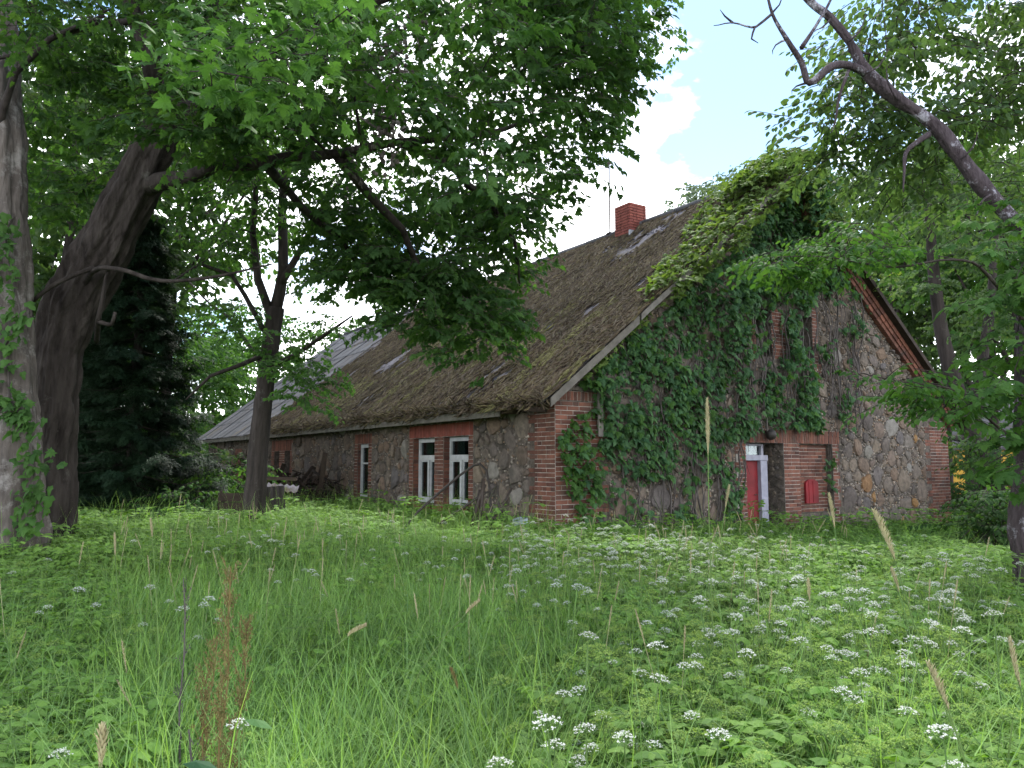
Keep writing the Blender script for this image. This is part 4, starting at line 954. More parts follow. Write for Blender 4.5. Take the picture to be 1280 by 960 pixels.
# bushes and undergrowth
def bush(x, y, r, h, label, seed, mat='leaf_lime', per=9, n=26):
    rg = random.Random(seed); random.seed(seed); T = Tree('bush', Vector((x, y, 0)), label, 'bush', bark='bark_dark')
    for k in range(5):
        a = rg.uniform(0, 6.28); T.limb([T.b, T.b+Vector((math.cos(a)*r*.3, math.sin(a)*r*.3, h*.4)), T.b+Vector((math.cos(a)*r*.6, math.sin(a)*r*.6, h*.75))], [.03, .02, .008], 5, 'stem', .4)
    tg = [Vector((x+rg.gauss(0, .45)*r, y+rg.gauss(0, .45)*r, rg.uniform(.15, 1)*h)) for _ in range(n)]
    e = T.grow(tg, .012); T.finish(e, PR_ROUND, [M[mat], T.bark], per, .35, (.9, 1.5))
bush(PX(272, 17.5), 17.5, .8, 1.5, 'bright green bush between the spruce and the wooden crate', 31)
bush(PX(242, 16.5), 16.5, .7, 1.0, 'low bright bush at the foot of the spruce', 32)
bush(PX(1210, 24), 24, 1.3, 1.5, 'dark green bush below the yellow cottage window', 33, 'leaf_maple')
bush(PX(1256, 13.5), 13.5, .7, 1.1, 'dark bush at the foot of the leaning tree near the right edge', 34, 'leaf_maple')
bush(PX(20, 22), 22, 2.0, 2.6, 'dark undergrowth bush behind the maple trunks', 35, 'leaf_maple', n=50)
bush(PX(130, 23), 23, 1.8, 2.2, 'dark undergrowth bush behind the spruces', 36, 'leaf_maple', n=50)
bush(PX(225, 26), 26, 1.8, 2.0, 'undergrowth bush past the end of the house', 37, 'leaf_far', n=50)
bush(PX(1300, 18), 18, 1.6, 2.4, 'leafy bush past the right edge trunk', 38, 'leaf_maple', n=40)
# far wood closing the horizon
tg = []; rg = random.Random(77)
for _ in range(2600):
    a = rg.uniform(-1.1, 1.15); d = rg.uniform(75, 100); tg.append((rg.randrange(4), (math.sin(a)*d, math.cos(a)*d, abs(rg.gauss(0, 4.5))+.5), (rg.gauss(0, .5), rg.gauss(0, .5), rg.uniform(0, 6.28)), rg.uniform(4, 8)))
tag(scatter('far_wood', PR_FAR, tg, [M['leaf_far'], M['bark_dark']]), 'far dark green wood closing the view beyond the farm', 'wood')

# ------------------------------------------------------------------ climber on the gable
VI = empty('climbing_vine', HM @ Vector((3.2, -.3, 0)), HR); tag(VI, 'dense leafy creeper covering the gable wall and its peak, spilling over the roof edge', 'vine')
VM = Matrix.Translation(HM @ Vector((3.2, -.3, 0))) @ Matrix.Rotation(HR, 4, 'Z'); toV = VM.inverted() @ HM
dense = [(735, 445), (800, 385), (838, 335), (880, 300), (930, 240), (985, 195), (1018, 215), (1022, 262), (1060, 290), (1068, 330), (1040, 360), (1010, 372), (1000, 400), (1010, 440), (1000, 500), (1030, 535), (960, 535), (925, 545), (900, 560), (820, 590), (780, 600), (745, 560), (742, 500), (722, 480)]
lowp = [(742, 560), (920, 545), (925, 660), (745, 660)]
pier = [(693, 540), (742, 500), (750, 640), (725, 668), (715, 625), (698, 600)]
spar = [(940, 380), (1060, 345), (1080, 420), (1060, 540), (960, 540)]
bare = [(935, 395), (975, 388), (970, 470), (990, 520), (940, 530), (920, 480)]
vl = []; vlit = []; rg = random.Random(90); cand = 0
def bulge(X, Z): return .10+.45*max(0, noise.noise(Vector((X*.9, Z*.9, 7)))+.25)*min(1, max(.15, (Z-1.8)/2))
while cand < 34000:
    cand += 1; X = rg.uniform(-.1, 9.2); Z = rg.uniform(.2, 8.0); top_ = roofz(X)
    over = Z > top_-.1
    if over and (Z > top_+.22 or X < 2.2): continue
    q = HM @ Vector((X, 0, Z)); px, py = proj(q); nn = noise.noise(Vector((X*1.6, Z*1.6, 2)))
    den = 0
    if inpoly(px, py, dense): den = .62+nn*.9
    elif inpoly(px, py, lowp): den = .20+nn*.8
    elif inpoly(px, py, spar): den = .05+nn*.45
    if inpoly(px, py, pier): den = max(den, .5+nn*.5)
    if inpoly(px, py, bare): den = min(den, .22+nn)
    if 5.0 < X < 5.56 and 3.6 < Z < 4.75 or 6.24 < X < 6.92 and 3.6 < Z < 4.75: den *= .18
    if 4.63 < X < 5.75 and Z < 1.98: den = 0
    if 5.75 < X < 7.6 and Z < 1.95: den = .10 if (6.9 < X < 7.4) else 0
    if over: den = .85
    if rg.random() > den: continue
    bz = bulge(X, Z); y = -rg.uniform(.04, .1+bz) if not over else -rg.uniform(-.3, .6)
    if Z > top_-.5 and X > 2: y -= .28
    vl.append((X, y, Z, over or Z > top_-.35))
# leaves lying on the roof along the verge
onroof = [(828, 385), (838, 330), (856, 300), (900, 262), (950, 222), (985, 195), (1000, 205), (985, 230), (900, 300)]
c = 0
while c < 2600:
    X = rg.uniform(1.8, 6.2); y = rg.uniform(-.45, 2.6)
    px, py = proj(HM @ Vector((X, y, roofz(X)))); lim = (X-1.9)/4.2*1.9+.5*noise.noise(Vector((X*1.2, 0, 3))); c += 1
    if y > lim or rg.random() < .1: continue
    vl.append((X, y, roofz(X)+rg.uniform(.03, .25+.25*max(0, X-4.5)), True))
# the crest of creeper on the peak
for _ in range(1500):
    a = rg.uniform(0, 6.28); rr = rg.random()**.5; X = 5.95+math.cos(a)*rr*1.25; y = .1+math.sin(a)*rr*.9; vl.append((X, y, 7.55+.42*(1-rr*rr)*rg.uniform(.3, 1.1)-.7*abs(X-6.1)*.75+.35, True))
for _ in range(700): vl.append((rg.uniform(6.1, 7.1), -rg.uniform(.4, .9), rg.uniform(6.35, 7.6), rg.random() < .4))
PRV = []
for k in range(6):
    b = MB(); r2 = random.Random(k+80)
    if k % 2: leaf(b, (0, 0, 0), (0, 1, -.1), (r2.uniform(-.3, .3), 0, 1), .15, 'maple', 0, .3)
    else:
        for a in (-1.1, -.5, 0, .5, 1.1): leaf(b, (0, 0, 0), (math.sin(a), math.cos(a), -.15), (r2.uniform(-.2, .2), 0, 1), .10*(1-.25*abs(a)), 'oval', 0, .25)
    PRV.append(b)
items = []
for X, y, Z, lit in vl:
    p = toV @ Vector((X, y, Z)); tilt = rg.gauss(-.75, .3) if not lit else rg.gauss(-.3, .4)
    items.append((rg.randrange(6), tuple(p), (tilt, rg.gauss(0, .35), math.pi+rg.gauss(0, .8)) if not lit else (tilt, rg.gauss(0, .35), math.pi/2+rg.gauss(0, 1.0)), rg.uniform(.45, 1.35), lit))
for it in items:      # leaves turned towards the viewer hang out and down
    pass
near = sorted([it for it in items if not it[4]], key=lambda it: (toV.inverted() @ Vector(it[1])).x)[:300]
ns = set(id(i) for i in near)
lv = [b.mesh('leaf', M['leaf_vine']) for b in PRV]
lv2 = [b.mesh('leaf', M['leaf_lime']) for b in PRV]
for it in near: link('leaf', (lv2 if (toV.inverted() @ Vector(it[1])).x < 1.1 and rg.random() < .7 else lv)[it[0]], VI, it[1], it[2], [it[3]]*3)
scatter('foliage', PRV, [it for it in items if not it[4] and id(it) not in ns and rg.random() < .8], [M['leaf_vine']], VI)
it2 = []
for it in items:      # younger, lighter leaves sprinkled through the curtain
    if not it[4] and rg.random() < .13: it2.append((it[0], (it[1][0]+rg.gauss(0, .05), it[1][1]-.06, it[1][2]+rg.gauss(0, .05)), it[2], it[3]*.85))
scatter('young_foliage', PRV, it2, [M['leaf_lime']], VI)
scatter('painted_sunlit_foliage', PRV, [it for it in items if it[4]], [M['leaf_vine_lit']], VI)  # sunlit strip along verge and peak, the light painted as leaf colour
mb = MB(); rg = random.Random(91)
for k in range(75):
    X = rg.uniform(1.3, 4.4) if k < 30 else rg.uniform(4.2, 8.3); z = 0 if k < 30 else rg.uniform(2.2, 3.4); zt = rg.uniform(2.4, min(7, walltop(X)-.3)) if k < 30 else min(walltop(X)-.2, z+rg.uniform(1, 3)); pts = []; x = X
    while z < zt: pts.append(toV @ Vector((x, -.05-rg.uniform(0, .06)-bulge(x, z)*.35, z))); z += .25; x += rg.gauss(0, .07)
    if len(pts) > 2: mb.tube(pts, [rg.uniform(.006, .016)]*len(pts), 4, 0, False)
for k in range(500):      # tangle of fine dead shoots behind the leaves
    X = rg.uniform(1.5, 8.4); Z = rg.uniform(1.6, min(7.2, walltop(X)-.15)); px, py = proj(HM @ Vector((X, 0, Z)))
    if not (inpoly(px, py, dense) or inpoly(px, py, spar)): continue
    L = rg.uniform(.3, .9); dx = rg.gauss(0, .35); pts = [toV @ Vector((X+dx*t, -.06-.12*math.sin(3*t)*rg.random(), Z-L*t+.1*math.sin(6*t))) for t in (0, .33, .66, 1)]; mb.tube(pts, [.006, .005, .004, .003], 3, 0, False)
tag(mb.build('stems', M['vine_stem'], VI), kind='stuff')

# ------------------------------------------------------------------ meadow
def blade(b, base, yaw, h, w, bend, m=0, segs=4, lean=0):
    d = Vector((math.cos(yaw), math.sin(yaw), 0)); s = Vector((-d.y, d.x, 0)); pv = None
    for i in range(segs+1):
        t = i/segs; c = Vector(base)+d*(bend*h*t**2.2+lean*t*h)+Vector((0, 0, h*(t-.45*bend*t**3.2))); ww = w*(1-t**1.6)*.5+.0004
        cur = (c-s*ww, c+s*ww)
        if pv: b.poly([pv[0], pv[1], cur[1], cur[0]], m)
        pv = cur
def tuft(seed, n=22, h=.62, w=.007, r=.12, bend=(.1, .9)):
    rg = random.Random(seed); b = MB()
    for _ in range(n):
        a = rg.uniform(0, 6.28); q = rg.random()*r; blade(b, (math.cos(a)*q, math.sin(a)*q, 0), rg.uniform(0, 6.28), h*rg.uniform(.5, 1.15), w*rg.uniform(.6, 1.3), rg.uniform(*bend), 0)
    return b
def elder(seed, n=5, h=.5):          # goutweed: stalks with nine broad leaflets
    rg = random.Random(seed); b = MB()
    for _ in range(n):
        a = rg.uniform(0, 6.28); q = rg.random()*.16; base = Vector((math.cos(a)*q, math.sin(a)*q, 0)); hh = h*rg.uniform(.55, 1.15); ya = rg.uniform(0, 6.28)
        d = Vector((math.cos(ya), math.sin(ya), 0)); top = base+d*hh*.25+Vector((0, 0, hh)); b.tube([base, base+d*hh*.06+Vector((0, 0, hh*.5)), top], [.003, .0025, .002], 3, 1, False)
        for k in (-1, 0, 1):
            dd = Vector((math.cos(ya+k*1.2), math.sin(ya+k*1.2), -.05)); c = top+dd*.07
            b.tube([top, c], [.0015, .0012], 3, 1, False)
            for j in (-1, 0, 1):
                d2 = Vector((math.cos(ya+k*1.2+j*1.15), math.sin(ya+k*1.2+j*1.15), rg.uniform(-.35, .1))); leaf(b, c, d2, (rg.uniform(-.25, .25), rg.uniform(-.25, .25), 1), rg.uniform(.038, .066), 'round', 0, .2)
    return b
def umbel_head(b, c, r, rg, mat=0, ms=1, nr=19, dome=.6):
    base = c-Vector((0, 0, r*.75))
    for i in range(nr):
        a = i*2.4; q = math.sqrt((i+.5)/nr)*r; p = c+Vector((math.cos(a)*q, math.sin(a)*q, -dome*q*q/r+rg.uniform(-.003, .003)))
        b.tube([base, p-Vector((0, 0, .004))], [.0008, .0006], 3, ms, False)
        for j in range(8):
            aa = rg.uniform(0, 6.28); qq = math.sqrt(rg.random())*r*.21; o = p+Vector((math.cos(aa)*qq, math.sin(aa)*qq, rg.uniform(-.002, .004))); s = rg.uniform(.0020, .0034)*r/.036
            th = rg.uniform(0, 1.5); nrm = Vector((rg.gauss(0, .5), rg.gauss(0, .5), 1)).normalized(); u = nrm.orthogonal().normalized(); v = nrm.cross(u)
            b.poly([o+(u*math.cos(th+k*1.5708)+v*math.sin(th+k*1.5708))*s for k in range(4)], mat)
def umbel(seed, mat=0, h=.78, nh=3, R0=.036):
    rg = random.Random(seed); b = MB(); lean = Vector((rg.gauss(0, .05), rg.gauss(0, .05), 0)); heads = MB()
    b.tube([Vector((0, 0, 0)), lean*.5+Vector((0, 0, h*.5)), lean+Vector((0, 0, h*.93))], [.004, .0035, .0025], 4, 1, False)
    for k in range(nh):
        a = k*2.2+rg.uniform(0, 1); s0 = lean*(.6)+Vector((0, 0, h*rg.uniform(.6, .75))) if k else lean+Vector((0, 0, h*.92)); out = 0 if k == 0 else rg.uniform(.07, .14)
        c = s0+Vector((math.cos(a)*out, math.sin(a)*out, h*(.07 if k == 0 else rg.uniform(.1, .22)))); r = R0*(1 if k == 0 else rg.uniform(.6, .85))
        b.tube([s0, c-Vector((0, 0, r*.7))], [.002, .0015], 3, 1, False); umbel_head(heads, c, r, rg, mat)
    for k in range(3):
        z = h*rg.uniform(.25, .6); a = rg.uniform(0, 6.28); d = Vector((math.cos(a), math.sin(a), .2)); p = Vector((0, 0, z)); q = p+d*.12; b.tube([p, q], [.0015, .001], 3, 1, False)
        for j in (-1, 0, 1): leaf(b, q, (math.cos(a+j), math.sin(a+j), -.1), (0, 0, 1), .06, 'oval', 2, .2)
    return b, heads
def panicle(seed, h=.95, mat=1, L=.13, w=.007):
    rg = random.Random(seed); b = MB(); ln = rg.uniform(.05, .2); pts = [Vector((ln*t*t*h, 0, h*t)) for t in (0, .35, .7, 1)]; b.tube(pts, [.0022, .002, .0014, .001], 3, 0, False)
    e = MB(); d = (pts[3]-pts[2]).normalized(); top = pts[3]
    for i in range(34):
        t = i/34; c = top-d*L*t; ww = w*math.sin(math.pi*min(1, .12+t*.88))+.002; a = i*2.4; o = Vector((math.cos(a), math.sin(a), .8))*ww; s = Vector((-math.sin(a), math.cos(a), 0))*.0022
        e.poly([c-s, c+s, c+o+Vector((0, 0, .012))])
        e.poly([c-Vector((0, 0, .003)), c+s*1.5+Vector((0, 0, .004)), c+o*.9+Vector((0, 0, .004))])
    return b, e
def merge(a, b2, off=0):
    q = MB(); q.v = a.v+b2.v; n = len(a.v); q.f = a.f+[tuple(n+i for i in f) for f in b2.f]; q.m = a.m+[m+off for m in b2.m]; return q
TUF = [tuft(s, 24, .62, .0075) for s in range(4)]+[tuft(9, 14, .78, .006, .1, (.4, 1.2)), tuft(10, 12, .5, .013, .1, (.3, 1.0)), tuft(11, 9, .95, .005, .12, (.15, .8))]
ELD = [elder(s) for s in range(5)]
rg = random.Random(5)
HI = HMI
def inside_house(x, y, mrg=.15):
    q = HI @ Vector((x, y, 0)); return -mrg < q.x < W+mrg and -mrg < q.y < LEN+mrg
def grassy(x, y):       # 0 ground elder .. 1 grass
    px, py = proj((x, y, .5)); g = .58+.9*noise.noise(Vector((x*.55, y*.4, 1)))
    if px < 130: g -= .45-.0*px
    if 130 < px < 720: g += .45
    if px > 780: g -= .22
    if y > 8.5: g -= .38
    return g
git, eit, ulo = [], [], []
y = 1.3
tot = 0
while tot < 36000:
    yy = 1.2+(rg.random()**1.35)*26; hwid = .70*yy+1.6; x = rg.uniform(-hwid, hwid); tot += 1
    if inside_house(x, yy): continue
    if rg.random() > (1 if yy < 12 else .75): continue
    g = grassy(x, yy); sc = rg.uniform(.75, 1.2)*(1.18 if yy > 8.5 else 1); shade = .75+.35*noise.noise(Vector((x*.5, yy*.5, 4)))
    q = (x, yy, gz(x, yy)-.02); e = (rg.gauss(0, .09), rg.gauss(0, .09), rg.uniform(0, 6.28))
    if rg.random() < g: git.append((rg.choice((0, 1, 2, 3, 3, 4, 5, 6, 6)), q, e, (sc*1.1, sc*1.1, sc*rg.uniform(.8, 1.15))))
    else: eit.append((rg.randrange(5), q, e, sc))
    if g < .5 and rg.random() < .22: git.append((6 if rg.random() < .7 else 4, (x+.12, yy, q[2]), e, (1, 1, rg.uniform(.8, 1.1))))
    if g > .2 and rg.random() < .35: eit.append((rg.randrange(5), (x+.1, yy+.1, q[2]), e, sc*.75))
for _ in range(2100):      # ranker, uneven growth along the wall foot and round the trunks
    if rg.random() < .8:
        d = -.15-abs(rg.gauss(0, .75)); t = rg.random(); q = HI.inverted() @ (Vector((rg.uniform(-.6, 12.6), d, 0)) if t < .5 else Vector((d, rg.uniform(-.3, 15), 0)))
        if 4.6 < (HI @ q).x < 5.9 and rg.random() < .6: continue
    else:
        c = rg.choice((P(58, 700, 10.5), P(2, 700, 9.3), P(320, 640, 14), P(1300, 700, 7.6))); a = rg.uniform(0, 6.28); r = rg.uniform(.4, 1.1); q = Vector((c.x+math.cos(a)*r, c.y+math.sin(a)*r, 0))
    z = gz(q.x, q.y)-.02; sc = rg.uniform(.8, 1.55)*(1+.5*noise.noise(q*1.3)); e = (rg.gauss(0, .14), rg.gauss(0, .14), rg.uniform(0, 6.28))
    if rg.random() < .4: git.append((rg.choice((0, 4, 6, 6)), (q.x, q.y, z), e, (1, 1, min(1.5, sc))))
    else: eit.append((rg.randrange(5), (q.x, q.y, z), e, sc))
tag(scatter('meadow_grass', TUF, git, [M['grass']]), 'long uncut green grass filling the middle of the meadow', 'grass')
tag(scatter('ground_elder_leaves', ELD, eit, [M['weed_leaf'], M['stalk']]), 'carpet of broad green ground elder leaves across the meadow', 'ground cover')

UM = [umbel(s, 0, .72+.06*(s % 3), 1+s % 2, .030+.003*(s % 3)) for s in range(12)]
UG = [umbel(s+20, 0, .70, 3, .042) for s in range(4)]
um_mesh = [(a.mesh('umbel_plant', [M['stalk'], M['stalk'], M['weed_leaf']]), hd.mesh('flower_head', [M['white_flower'], M['stalk']])) for a, hd in UM]
spots = []
ZN = [([(640, 650), (1000, 640), (1000, 690), (640, 700)], 330, 8, 14, .8),
 # photo regions (polygon), count, distance range, share white
 ([(640, 655), (930, 640), (1230, 650), (1240, 760), (1180, 800), (930, 790), (640, 740)], 620, 4, 12, .45),
 ([(250, 640), (660, 650), (660, 710), (400, 700), (250, 690)], 150, 6, 13, .45),
 ([(1000, 660), (1250, 670), (1250, 740), (1000, 720)], 50, 5, 12, .7),
 ([(600, 730), (1000, 730), (1260, 780), (1260, 900), (1000, 870), (700, 860)], 170, 2.6, 7, .16),
 ([(680, 840), (800, 840), (870, 950), (700, 955)], 11, 2.2, 3.2, 1.0),
 ([(0, 680), (260, 650), (260, 760), (0, 800)], 40, 5, 11, .25),
 ([(20, 860), (700, 780), (700, 940), (20, 950)], 18, 2.3, 4.5, .3),
 ([(800, 860), (1280, 860), (1280, 950), (800, 950)], 26, 2.2, 3.2, .12)]
for poly, n, d0, d1, wh in ZN:
    k = 0; tr = 0; x0, x1 = min(p[0] for p in poly), max(p[0] for p in poly); y0, y1 = min(p[1] for p in poly), max(p[1] for p in poly)
    while k < n and tr < 60000:
        tr += 1; Y = rg.uniform(d0, d1)
        px, py = rg.uniform(x0, x1), rg.uniform(y0, y1)
        if not inpoly(px, py, poly): continue
        # plant height about .78 fixes the distance from the pixel row
        q = P(px, py, 1.0); dz = EYE-q.z
        if dz <= 0: continue
        Y = (EYE-.80+rg.gauss(0, .05))/dz
        if not d0*.8 < Y < d1*1.15: continue
        p = P(px, py, Y)
        if inside_house(p.x, Y, .3): continue
        k += 1; spots.append((Y, p.x, rg.random() < wh, rg.uniform(.8, 1.15)))
spots.sort(); near = [s for s in spots if s[2]][:300]; ids = set(id(s) for s in near)
for i, (Y, x, wte, sc) in enumerate(near):
    a, hd = um_mesh[rg.randrange(12)]; o = link('flowering_umbel_plant', a, None, (x, Y, gz(x, Y)-.02), (rg.gauss(0, .11), rg.gauss(0, .11), rg.uniform(0, 6.28)), (sc*1.05, sc*1.05, sc)); link('flower_head', hd, o)
    tag(o, 'white-flowered umbel plant standing among the grass and leaves of the meadow', 'wildflower', 'white flowering umbel plants in the meadow')
far = [s for s in spots if not s[2] or id(s) not in ids]
protos = [merge(a, b2, 3) for a, b2 in UM]+[merge(a, b2, 5) for a, b2 in UG]
its = [((rg.randrange(12) if wte else 12+rg.randrange(4)), (x, Y, gz(x, Y)-.02), (rg.gauss(0, .11), rg.gauss(0, .11), rg.uniform(0, 6.28)), sc*rg.uniform(.9, 1.05)) for Y, x, wte, sc in far]
tag(scatter('umbel_plants', protos, its, [M['stalk'], M['stalk'], M['weed_leaf'], M['white_flower'], M['stalk'], M['green_flower'], M['stalk']]), 'drift of white and greenish umbel flowers farther back in the meadow', 'wildflowers')

# grass stalks with seed heads
PAN = [panicle(s, rg.uniform(.9, 1.15), 1, rg.uniform(.09, .16)) for s in range(5)]
pm_ = [(a.mesh('grass_stalk', M['straw'] if i % 2 else M['stalk']), e.mesh('seed_head', M['straw'])) for i, (a, e) in enumerate(PAN)]
grp = 'tall grass stalks gone to seed'
for _ in range(230):
    z = rg.random()
    if z < .45: px, Y = rg.uniform(140, 660), rg.uniform(5, 11.5)
    elif z < .8: px, Y = rg.uniform(640, 1060), rg.uniform(6, 11)
    else: px, Y = rg.uniform(0, 1280), rg.uniform(3, 7)
    x = P(px, 640, Y).x
    if inside_house(x, Y): continue
    a, e = pm_[rg.randrange(5)]; sc = rg.uniform(.8, 1.08); o = link('grass_stalk', a, None, (x, Y, gz(x, Y)), (rg.gauss(0, .13), rg.gauss(0, .13), rg.uniform(0, 6.28)), (sc, sc, sc)); link('seed_head', e, o)
    tag(o, 'thin straw-coloured grass stalk with a seed head rising above the meadow', 'grass stalk', grp)
def stalk(path, Y, label, r=.004, hl=.2, hw=.012, mat='straw', sm='stalk', name='grass_stalk', gd=None, thin=1.0):
    """one tall stalk through photo points (tip first), standing at distance Y"""
    pts = [P(x, y, Y) for x, y in path]; base = pts[-1].copy()
    while base.z > .05:
        d = (pts[-1]-pts[-2]).normalized(); d = (d+Vector((0, 0, -.3))).normalized(); base = pts[-1]+d*.2; pts.append(base)
    base = Vector((base.x, base.y, 0)); pts[-1] = base
    pts = [p-base for p in pts]; b = MB(); b.tube(pts[::-1], [r*(.5+.5*i/len(pts)) for i in range(len(pts), 0, -1)], 5, 0, False)
    o = b.build('stem', M[sm]); o.name = name; o.location = base; tag(o, label, 'grass stalk')
    h = MB(); r2 = random.Random(int(path[0][0])); acc = [pts[0]]; rem = hl; dist = 0
    for i in range(int(hl*900)):
        t = i/(hl*900); s = t*hl; k = 0; q = pts[0]
        while k < len(pts)-1 and s > (pts[k+1]-pts[k]).length: s -= (pts[k+1]-pts[k]).length; k += 1
        q = pts[k].lerp(pts[k+1], s/(pts[k+1]-pts[k]).length); ww = hw*math.sin(math.pi*(.12+.85*t))*thin+.002; a = i*2.399; dd = Vector((math.cos(a), math.sin(a), .9))
        e1 = Vector((-math.sin(a), math.cos(a), 0))*.0035; q2 = q+dd*ww*r2.uniform(.7, 1.2); h.poly([q-e1, q+e1, q2+e1*.3+Vector((0, 0, .01)), q2-e1*.3+Vector((0, 0, .01))])
    h.build('seed_head', M[mat], o); return o
stalk([(884, 500), (885, 560), (886, 640), (888, 700)], 4.2, 'tallest pale grass spike standing before the creeper left of the red door', hl=.30, hw=.014)
stalk([(912, 608), (906, 640), (898, 690)], 5.0, 'pale grass spike leaning right just left of the red door', hl=.14, hw=.012)
stalk([(1036, 618), (1042, 650), (1048, 700)], 4.6, 'pale bent grass spike in front of the arched red hatch', hl=.2, hw=.013)
stalk([(1092, 640), (1105, 668), (1122, 710), (1142, 780), (1165, 830), (1180, 880), (1200, 940)], 2.6, 'long green stalk with a pale seed head crossing the lower right meadow', r=.0035, hl=.17, hw=.014)
stalk([(1160, 832), (1172, 858), (1186, 890), (1200, 930)], 2.0, 'thick brownish seed head low at the right of the meadow', hl=.12, hw=.012)
stalk([(1262, 800), (1270, 840), (1280, 880)], 2.4, 'straw seed head by the right edge of the meadow', hl=.14, hw=.009)
stalk([(1114, 712), (1122, 735), (1132, 770)], 3.4, 'short tan seed head left of the leaning green stalk', hl=.1, hw=.009)
stalk([(1010, 725), (1012, 750), (1013, 790)], 3.6, 'upright tan seed head in the middle right meadow', hl=.1, hw=.009)
stalk([(128, 912), (127, 940), (124, 975)], 1.5, 'blurry orange-tan seed head at the bottom left corner', hl=.07, hw=.012)
stalk([(188, 650), (192, 690), (196, 760)], 4.5, 'two-toned dry grass spike rising by the left maples', hl=.1, hw=.008)
stalk([(143, 668), (144, 700), (150, 770)], 4.8, 'pale upright grass spike beside the left maples', hl=.13, hw=.008)
stalk([(563, 838), (572, 862), (580, 900)], 2.4, 'dark brown leaning seed head in the near meadow', hl=.06, hw=.006, mat='rust')
stalk([(458, 783), (440, 792), (410, 815)], 3.0, 'tan seed head lying nearly flat in the middle meadow', hl=.08, hw=.007)
stalk([(600, 752), (588, 762), (560, 790)], 3.4, 'tan bent seed head in the centre of the meadow', hl=.08, hw=.006)
# dead brown stalk and rusty docks
def weedstalk(px, y0, Y, h, label, mat, name, seed, bushy=0, r=.006):
    r2 = random.Random(seed); x = P(px, y0, Y).x; b = MB(); pts = [Vector((r2.gauss(0, .012), r2.gauss(0, .012), h*i/7)) for i in range(8)]; pts[0] = Vector((0, 0, 0)); b.tube(pts, [r*(1-i/10) for i in range(8)], 5, 0, False, .3, 40)
    o = b.build(name, M['vine_stem' if not bushy else mat]); o.location = (x, Y, 0); tag(o, label, 'weed'); e = MB()
    for i in range(26+bushy*5):
        z = h*r2.uniform(.3, .98); a = r2.uniform(0, 6.28); L = r2.uniform(.04, .12+.0014*bushy)*(1.1-z/h*.6); p = Vector((pts[min(7, int(z/h*7))].x, 0, z)); q = p+Vector((math.cos(a)*L*.45, math.sin(a)*L*.45, L)); e.tube([p, q], [.0016, .0008], 3, 0, False)
        for j in range(4+(10 if bushy else 0)):
            c = p.lerp(q, r2.uniform(.1, 1))+Vector((r2.gauss(0, .006), r2.gauss(0, .006), 0)); s = r2.uniform(.002, .0042); th = r2.uniform(0, 3); e.poly([c+Vector((math.cos(th)*s, math.sin(th)*s, -s)), c+Vector((0, 0, s*1.2)), c-Vector((math.cos(th)*s, math.sin(th)*s, s))])
    e.build('seed_clusters', M[mat], o)
weedstalk(243, 900, 2.4, .80, 'dead brown knobbly weed stalk in the near left meadow', 'vine_stem', 'dead_stalk', 1, 0, .009)
weedstalk(234, 780, 3.1, 1.15, 'thin dead grey stalk behind the knobbly weed stalk', 'vine_stem', 'dead_stalk', 2)
for i, (px, Y, h, lab) in enumerate(((283, 2.5, 1.27, 'tallest rusty dock spire in the near left meadow'), (300, 2.6, 1.08, 'rusty dock spire touching the right side of the tallest one'), (264, 2.7, 1.0, 'greenish dock spire left of the tallest one'), (185, 2.3, .62, 'short rusty dock near the bottom left'), (108, 2.3, .5, 'small rusty dock beside the tan seed head at the bottom left'))):
    weedstalk(px, 800, Y, h, lab, 'rust', 'dock_plant', 10+i, 14)
# larger leaves close to the lens
def bigleaf(px, py, Y, size, d, up, label, mat, kind='oval'):
    p = P(px, py, Y); b = MB(); leaf(b, (0, 0, p.z), d, up, size, kind, 0, .3); b.tube([(0, 0, 0), (0, 0, p.z)], [.003, .002], 4, 1, False); o = b.build('broad_leaf_plant', [M[mat], M['stalk']]); o.location = (p.x, p.y, 0); tag(o, label, 'weed')
bigleaf(228, 955, 1.9, .085, (1, .1, .05), (0, -.35, 1), 'dark bluish pointed leaf at the bottom left edge', 'leaf_vine')
bigleaf(305, 900, 2.2, .08, (1, 0, .0), (0, -.2, 1), 'drooping brownish leaf by the rusty docks', 'leaf_vine')
for i, (px, py, Y) in enumerate(((395, 662, 10.5), (385, 640, 12.5), (520, 655, 11))):
    r2 = random.Random(i); p = P(px, py, Y); b = MB(); b.tube([(0, 0, 0), (0.02, 0, p.z*.6), (0, 0, p.z)], [.006, .005, .003], 4, 1, False)
    for k in range(9+6*(i == 1)): a = k*2.4; z = p.z*(.35+.07*(k % 10)); leaf(b, (math.cos(a)*.04, math.sin(a)*.04, z), (math.cos(a), math.sin(a), .1), (0, 0, 1), .2-.01*k, 'round', 0, .3)
    o = b.build('burdock_plant', [M['leaf_bright'] if i == 0 else M['weed_leaf'], M['stalk']]); o.location = (p.x, p.y, 0); tag(o, ['bright broad-leaved weed below the paired windows', 'tall broad-leaved weed before the scrap heap', 'leafy weed below the sill of the paired windows'][i], 'weed')

